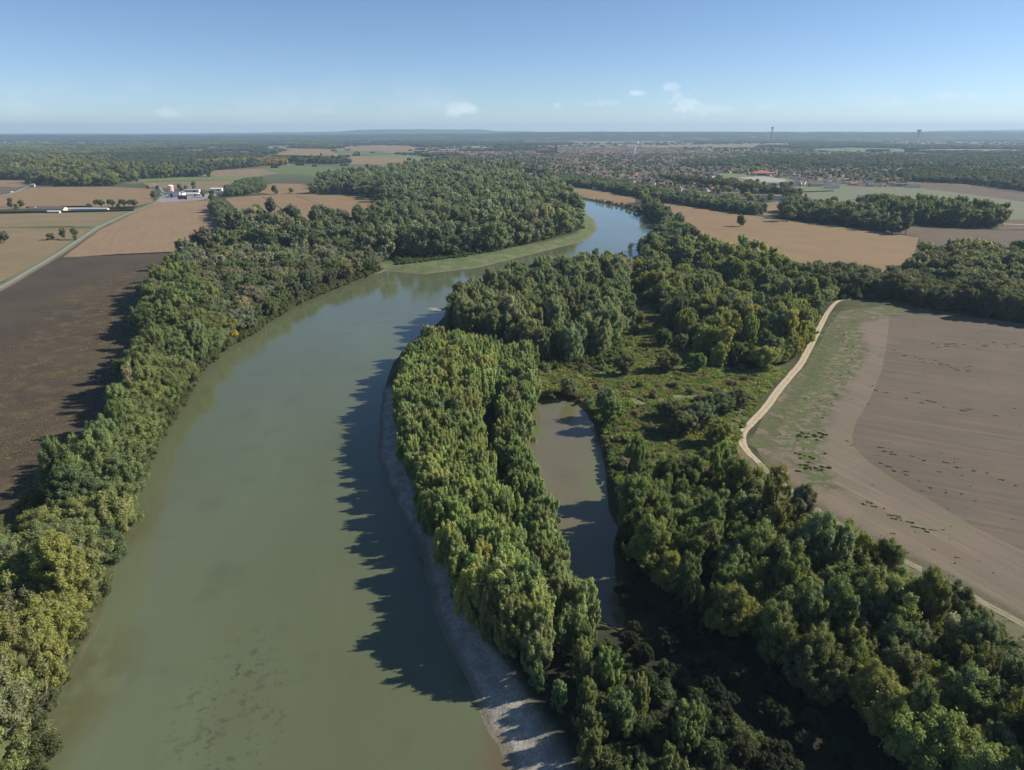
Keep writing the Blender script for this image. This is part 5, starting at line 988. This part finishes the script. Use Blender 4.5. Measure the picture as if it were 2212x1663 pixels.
def town():
    def tower(name, px, pybase, h, w, label, cat, curved=False):
        x, y = g3(px, pybase); e = empty(name, x, y); return e, x, y
    # church: brick bell tower and long nave
    x, y = g3(1201, 333); e = empty('church', x, y, 0, .12); BR = plain('old_brick', (.30, .15, .11), .9, .2, .1); k = y / F
    w = MB(); w.box(-62 * .9, 0, -1, 105, 24, 22); w.ends(-56, 0, 21, 105, 24, 9); part(w, 'nave', BR, e); r = MB(); r.gable(-56, 0, 21.1, 105, 24, 9, 0, .6, 1); part(r, 'roof', TILE[1], e)
    t = MB(); t.box(0, 0, -1, 13, 13, 42); t.box(0, 0, 41, 11, 11, 10); part(t, 'bell_tower', BR, e); t = MB(); t.tube([(0, 0, 51), (0, 0, 60)], [6, .3], 4); part(t, 'spire', BR, e); tag(e, 'brick church with a long nave and a square bell tower above the town roofs', 'church')
    x, y = g3(1370, 337); e = empty('water_tower', x, y); s = MB(); H_ = 66; pts = [(0, 0, -1), (0, 0, 20), (2, 0, 40), (7, 0, 56), (13, 0, 66)]; s.tube(pts, [5.5, 4.2, 3.6, 3.6, 3.2], 14); part(s, 'shaft', WHITE, e)
    s = MB(); s.tube([(9.5, 0, 59), (14, 0, 65), (17, 0, 69)], [6, 6.5, 2.5], 14); part(s, 'head', WHITE, e); tag(e, 'slender white curved water tower bending right above the town', 'tower')
    for px, D, top, w_, lab in ((1668, 9000, 274.5, 24, 'slim grey tower on the horizon right of the centre'), (1986, 9500, 280, 46, 'mushroom shaped water tower on the horizon at the right')):
        u = (px - 1106) / (F / math.cos(PITCH)); z = HC + (283 - top) * D / (F / math.cos(PITCH)); e = empty('water_tower', u * D, D); s = MB(); s.tube([(0, 0, -2), (0, 0, z - 24)], [w_ * .4, w_ * .33], 12); part(s, 'shaft', TILE[3], e); s = MB(); s.tube([(0, 0, z - 26), (0, 0, z - 18), (0, 0, z)], [w_ * .33, w_ * .6, w_ * .55], 12); part(s, 'head', TILE[3], e); tag(e, lab, 'tower')
    x, y = g3(1649, 379); e = empty('sports_hall', x, y + 14, 0, .06); w = MB(); w.box(0, 0, -.3, 58, 30, 7.3); part(w, 'wall', WALLS[3], e)
    r = MB(); a, b = 31, 17; r.add([(-a, -b, 6.6), (a, -b, 6.6), (a, b, 6.6), (-a, b, 6.6), (-14, -5, 11.5), (14, -5, 11.5), (14, 5, 11.5), (-14, 5, 11.5)], [(0, 1, 5, 4), (1, 2, 6, 5), (2, 3, 7, 6), (3, 0, 4, 7), (4, 5, 6, 7), (0, 3, 2, 1)]); part(r, 'roof', TILE[4], e)
    r = MB(); r.box(-2, 2, 11.3, 12, 6, 2.6); part(r, 'roof_lantern', WHITE, e); r = MB(); r.box(0, -15.1, .5, 40, .3, 4.2); part(r, 'window', DARKM, e); tag(e, 'large hall with a bright orange-red roof beside the sports field', 'hall')
    # houses one can point at
    spots = [(1322, 405, 26, 11, 5, 2.4, 2, 0, 'pale villa with a sunlit orange roof on the slope by the river'), (1345, 412, 20, 12, 5.5, 2.4, 2, 2, 'ochre villa right of the pale one on the river slope'), (1326, 396, 22, 9, 4.5, 2, 0, 1, 'long house with a light terracotta roof above the river villas'),
             (1286, 408, 12, 8, 4, 1.6, 3, 1, 'small white house left of the river villas'), (1681, 430.5, 26, 12, 6, 2.2, 2, 1, 'white house with a pale orange roof in the hedgerow of the tan field'), (1706, 431, 20, 10, 6.5, 1.8, 3, 1, 'white two storey block right of the white house in the hedgerow'), (1727, 435, 18, 10, 3.6, 1.8, 1, 1, 'low white house with brown roof at the small tan field'),
             (1762, 437, 10, 8, 3.4, 1.6, 3, 1, 'small shed with a bluish roof beside the small tan field'), (1640, 427, 40, 12, 4, 2.4, 1, 0, 'long brown roofed house behind the hedgerow trees'), (1864, 432, 15, 10, 7.5, 1.2, 3, 1, 'white cube house at the left end of the far green field'), (1886, 433, 26, 9, 3.6, 1.6, 3, 0, 'long grey roofed house right of the white cube house'),
             (1977, 406, 24, 11, 5, 2.2, 1, 1, 'house with a white front at the corner of the far green field'), (1946, 402, 30, 12, 5, 2.2, 3, 3, 'pinkish house left of the white fronted one'), (1800, 407, 30, 12, 5, 2.4, 3, 1, 'grey roofed farm building at the far yellow-green field'), (1765, 403, 34, 12, 5.5, 2.6, 1, 3, 'brown roofed farm building left of the grey one'),
             (1845, 400, 18, 10, 4, 2.4, 4, 0, 'small house with a bright orange roof behind the far fields'), (1830, 391, 22, 10, 4.5, 2.2, 2, 0, 'orange roofed house among trees beyond the sports field'), (1873, 387, 26, 12, 5, 2, 3, 1, 'wide white house among trees beyond the far fields'), (1930, 391, 42, 14, 5, 2.4, 0, 3, 'long terracotta roofed house at the brown far field'),
             (1556, 368, 46, 12, 6, 1.6, 3, 1, 'wide white building left of the sports field'), (1730, 376, 50, 14, 5, 3, 0, 3, 'long pale red roof right of the orange-red hall'), (1450, 421, 16, 10, 4.5, 2, 1, 0, 'house in the trees above the left end of the tan field'), (1505, 428, 20, 10, 4.5, 2.2, 3, 1, 'whitish house in the hedgerow trees'), (1595, 435, 28, 11, 4.5, 2.2, 1, 0, 'brownish house roof behind the hedgerow by the tan field')]
    pos = []
    for k, (px, py, lx, ly, h, rh, ti, wi, lab) in enumerate(spots):
        x, y = g3(px, py); e = house(x, y + ly / 2, random.uniform(-.25, .25), lx, ly, h, rh, WALLS[wi], TILE[ti], True, k % 3 == 0); tag(e, lab, 'house'); pos.append((x, y + ly / 2))
    r = np.random.RandomState(77); T1 = G([(930, 345), (950, 325), (1100, 318), (1400, 320), (1520, 328), (1560, 350), (1600, 375), (1540, 384), (1430, 402), (1300, 388), (1150, 382), (1050, 352)]); T2 = G([(1420, 402), (1540, 384), (1600, 375), (1560, 350), (1520, 328), (2300, 332), (2400, 380), (2200, 374), (1960, 396), (1860, 424), (1880, 437), (1700, 448), (1640, 446), (1500, 424)])
    P = np.vstack([hexfill(T1, 21, .42, 1), hexfill(T2, 50, .45, 2)]); bad = np.zeros(len(P), bool)
    for e_ in FIELD_POLYS: bad |= inside(P, e_)
    for q in pos: bad |= np.hypot(P[:, 0] - q[0], P[:, 1] - q[1]) < 32
    P = P[~bad]; P = P[np.argsort(np.hypot(P[:, 0], P[:, 1]))]; far = MB(); n1 = 0; rec = {}
    rv = ['terracotta', 'brown', 'pale orange', 'grey', 'red']; wv = ['cream', 'white', 'ochre', 'pinkish']; src = {}; towns = [o for o in ()]
    TC = np.array([(t[0], t[1]) for t in TREES if t[8] in ('suburb', 'hedgerow', 'avenue')])
    for x, y in P:
        ti, wi = r.choice(5, p=[.3, .38, .14, .16, .02]), r.choice(4, p=[.4, .25, .15, .2]); lx, ly, h, rh, rot = r.uniform(11, 20), r.uniform(8, 11), r.uniform(3, 6), r.uniform(1.6, 2.4), r.uniform(-.7, .7) + (math.pi / 2 if r.rand() < .3 else 0)
        if n1 < 260 and x / y < .62:
            key = (ti, wi, n1 % 4)
            if key in src:
                s = src[key]; e = s.copy(); col.objects.link(e); e.location = (x, y, 0); e.rotation_euler = (0, 0, rot)
                for c in s.children:
                    c2 = c.copy(); col.objects.link(c2); c2.parent = e
                    for d in c.children: d2 = d.copy(); col.objects.link(d2); d2.parent = c2
            else: e = house(x, y, rot, lx, ly, h, rh, WALLS[wi], TILE[ti], False, n1 % 2 == 0); src[key] = e
            px, py = proj(x, y, 4); nm, d = nearest_land('town', px, py); rec.setdefault((rv[ti], wv[wi], nm), []).append((d, e)); n1 += 1
        else:
            cw = [(.42, .38, .33), (.6, .6, .58), (.36, .28, .2), (.36, .29, .25)][wi]; cr = [(.20, .13, .105), (.14, .105, .095), (.26, .18, .14), (.14, .13, .13), (.30, .12, .075)][ti]; k = 1 + max(0, y - 2500) / 6000
            far.box(x, y, -.3, lx * k, ly * k, h + .3, rot, cw); far.gable(x, y, h + .05, lx * k, ly * k, rh * k, rot, .25, .4, cr); far.ends(x, y, h, lx * k, ly * k, rh * k, rot, cw)
    for (a, b, nm), L_ in rec.items():
        for k, (_, e) in enumerate(sorted(L_, key=lambda q: q[0])): tag(e, f'{b} house with a {a} roof, {"nearest" if k == 0 else ordinal(k + 1) + " nearest"} the {nm}', 'house', 'houses of the town')
    # pale sheds and blocks scattered over the far plain
    for x0, x1, y0, y1, n, s in ((120, 400, 296, 306, 46, 1.6), (440, 660, 288, 293, 50, 3.2), (760, 1060, 288, 292, 46, 3.2), (950, 1100, 316, 326, 26, 1.3), (1200, 1320, 316, 322, 20, 1.4), (1400, 2200, 318, 350, 60, 1.0), (60, 560, 345, 372, 10, .8), (1500, 2200, 292, 312, 40, 1.8)):
        for k in range(n):
            px, py = r.uniform(x0, x1), r.uniform(y0, y1); x, y = g3(px, py); c = [(.8, .8, .78), (.62, .60, .58), (.45, .33, .27), (.38, .4, .44)][r.randint(4)]; L_ = r.uniform(12, 60) * s; hh = r.uniform(5, 11) * (1.6 if s > 3 else 1)
            far.box(x, y, -.5, L_, r.uniform(10, 25) * s, hh, r.uniform(-.2, .2), c); 
    m = MT('far_buildings'); m.color(m.attr('tint')); o = far.obj('distant_town', m.m, None, True); tag(o, 'mass of small roofs and pale buildings spread over the far plain', 'town', kind='stuff')
town()
# bleached fallen branches hanging over the water at the lower left, and a post in the scrub
def small_things():
    x, y = g3(62, 1545, -1); r = random.Random(4); m = MB(); base = Vector((x - 4, y - 1, -.8))
    def limb(p, d, L, rad, depth):
        pts = [p]; q = p.copy()
        for k in range(4): d = (d + Vector((r.uniform(-.22, .22), r.uniform(-.22, .22), r.uniform(-.1, .14)))).normalized(); q = q + d * L / 4; pts.append(q.copy())
        m.tube(pts, [rad, rad * .8, rad * .62, rad * .42, rad * .15], 6)
        if depth: 
            for k in range(3): limb(pts[1 + k], (d + Vector((r.uniform(-.8, .8), r.uniform(-.8, .8), r.uniform(-.1, .5)))).normalized(), L * r.uniform(.4, .65), rad * .45, depth - 1)
    limb(base, Vector((1, .25, .35)), 11, .3, 2); limb(base + Vector((1, 2.5, .4)), Vector((1, .6, .45)), 10, .24, 2); limb(base + Vector((0, -1.5, 1.5)), Vector((.9, -.2, .3)), 8, .2, 2)
    tag(m.obj('fallen_tree', DEADWOOD), 'bleached fallen tree with bare branches reaching over the water at lower left', 'fallen tree')
    x, y = g3(1640, 833); e = empty('marker_post', x, y); b = MB(); b.tube([(0, 0, -.3), (0, 0, 2.6)], .14, 8); part(b, 'post', WHITE, e); b = MB(); b.tube([(0, 0, 2.2), (0, 0, 2.9)], .2, 8); part(b, 'cap', plain('orange_paint', (.7, .2, .08), .6, .05, 1), e); tag(e, 'white marker post with an orange cap in the dry grass left of the track', 'post')
    x, y = g3(1640, 838); b = MB(); b.tube([(x, y, -.1), (x, y, .5), (x, y, .8)], [.9, .8, .3], 9); tag(b.obj('concrete_block', plain('pale_concrete', (.5, .5, .48), .9, .1, 1)), 'pale concrete block at the foot of the orange capped post', 'block')
    x, y = g3(252, 473.2 + 7); e = empty('road_sign', x - 2, y); b = MB(); b.tube([(0, 0, -.3), (0, 0, 2.4)], .06, 6); part(b, 'pole', METAL, e); b = MB(); b.box(0, 0, 1.9, .8, .05, .8); part(b, 'sign_plate', TILE[4], e); tag(e, 'small red-brown sign beside the road above the side track', 'sign')
small_things()
# ------------------------------------------------------------------ haze
def haze():
    hx, top, bot, yb, yf = 34000.0, 330.0, -6.0, -400.0, 26000.0
    bm = bmesh.new(); bmesh.ops.create_cube(bm, size=1); me = bpy.data.meshes.new('haze')
    for v in bm.verts: v.co = (v.co.x * 2 * hx, yb if v.co.y < 0 else yf, bot if v.co.z < 0 else top)
    bm.to_mesh(me); bm.free(); m = bpy.data.materials.new('haze'); m.use_nodes = True; N, L = m.node_tree.nodes, m.node_tree.links; N.remove(N['Principled BSDF'])
    v = N.new('ShaderNodeVolumePrincipled'); v.inputs['Color'].default_value = (.56, .79, 1, 1); v.inputs['Density'].default_value = HAZE; v.inputs['Anisotropy'].default_value = .1
    L.new(v.outputs[0], N['Material Output'].inputs['Volume']); me.materials.append(m); tag(link(bpy.data.objects.new('haze', me)), kind='stuff')
HAZE = 5.5e-5
haze()
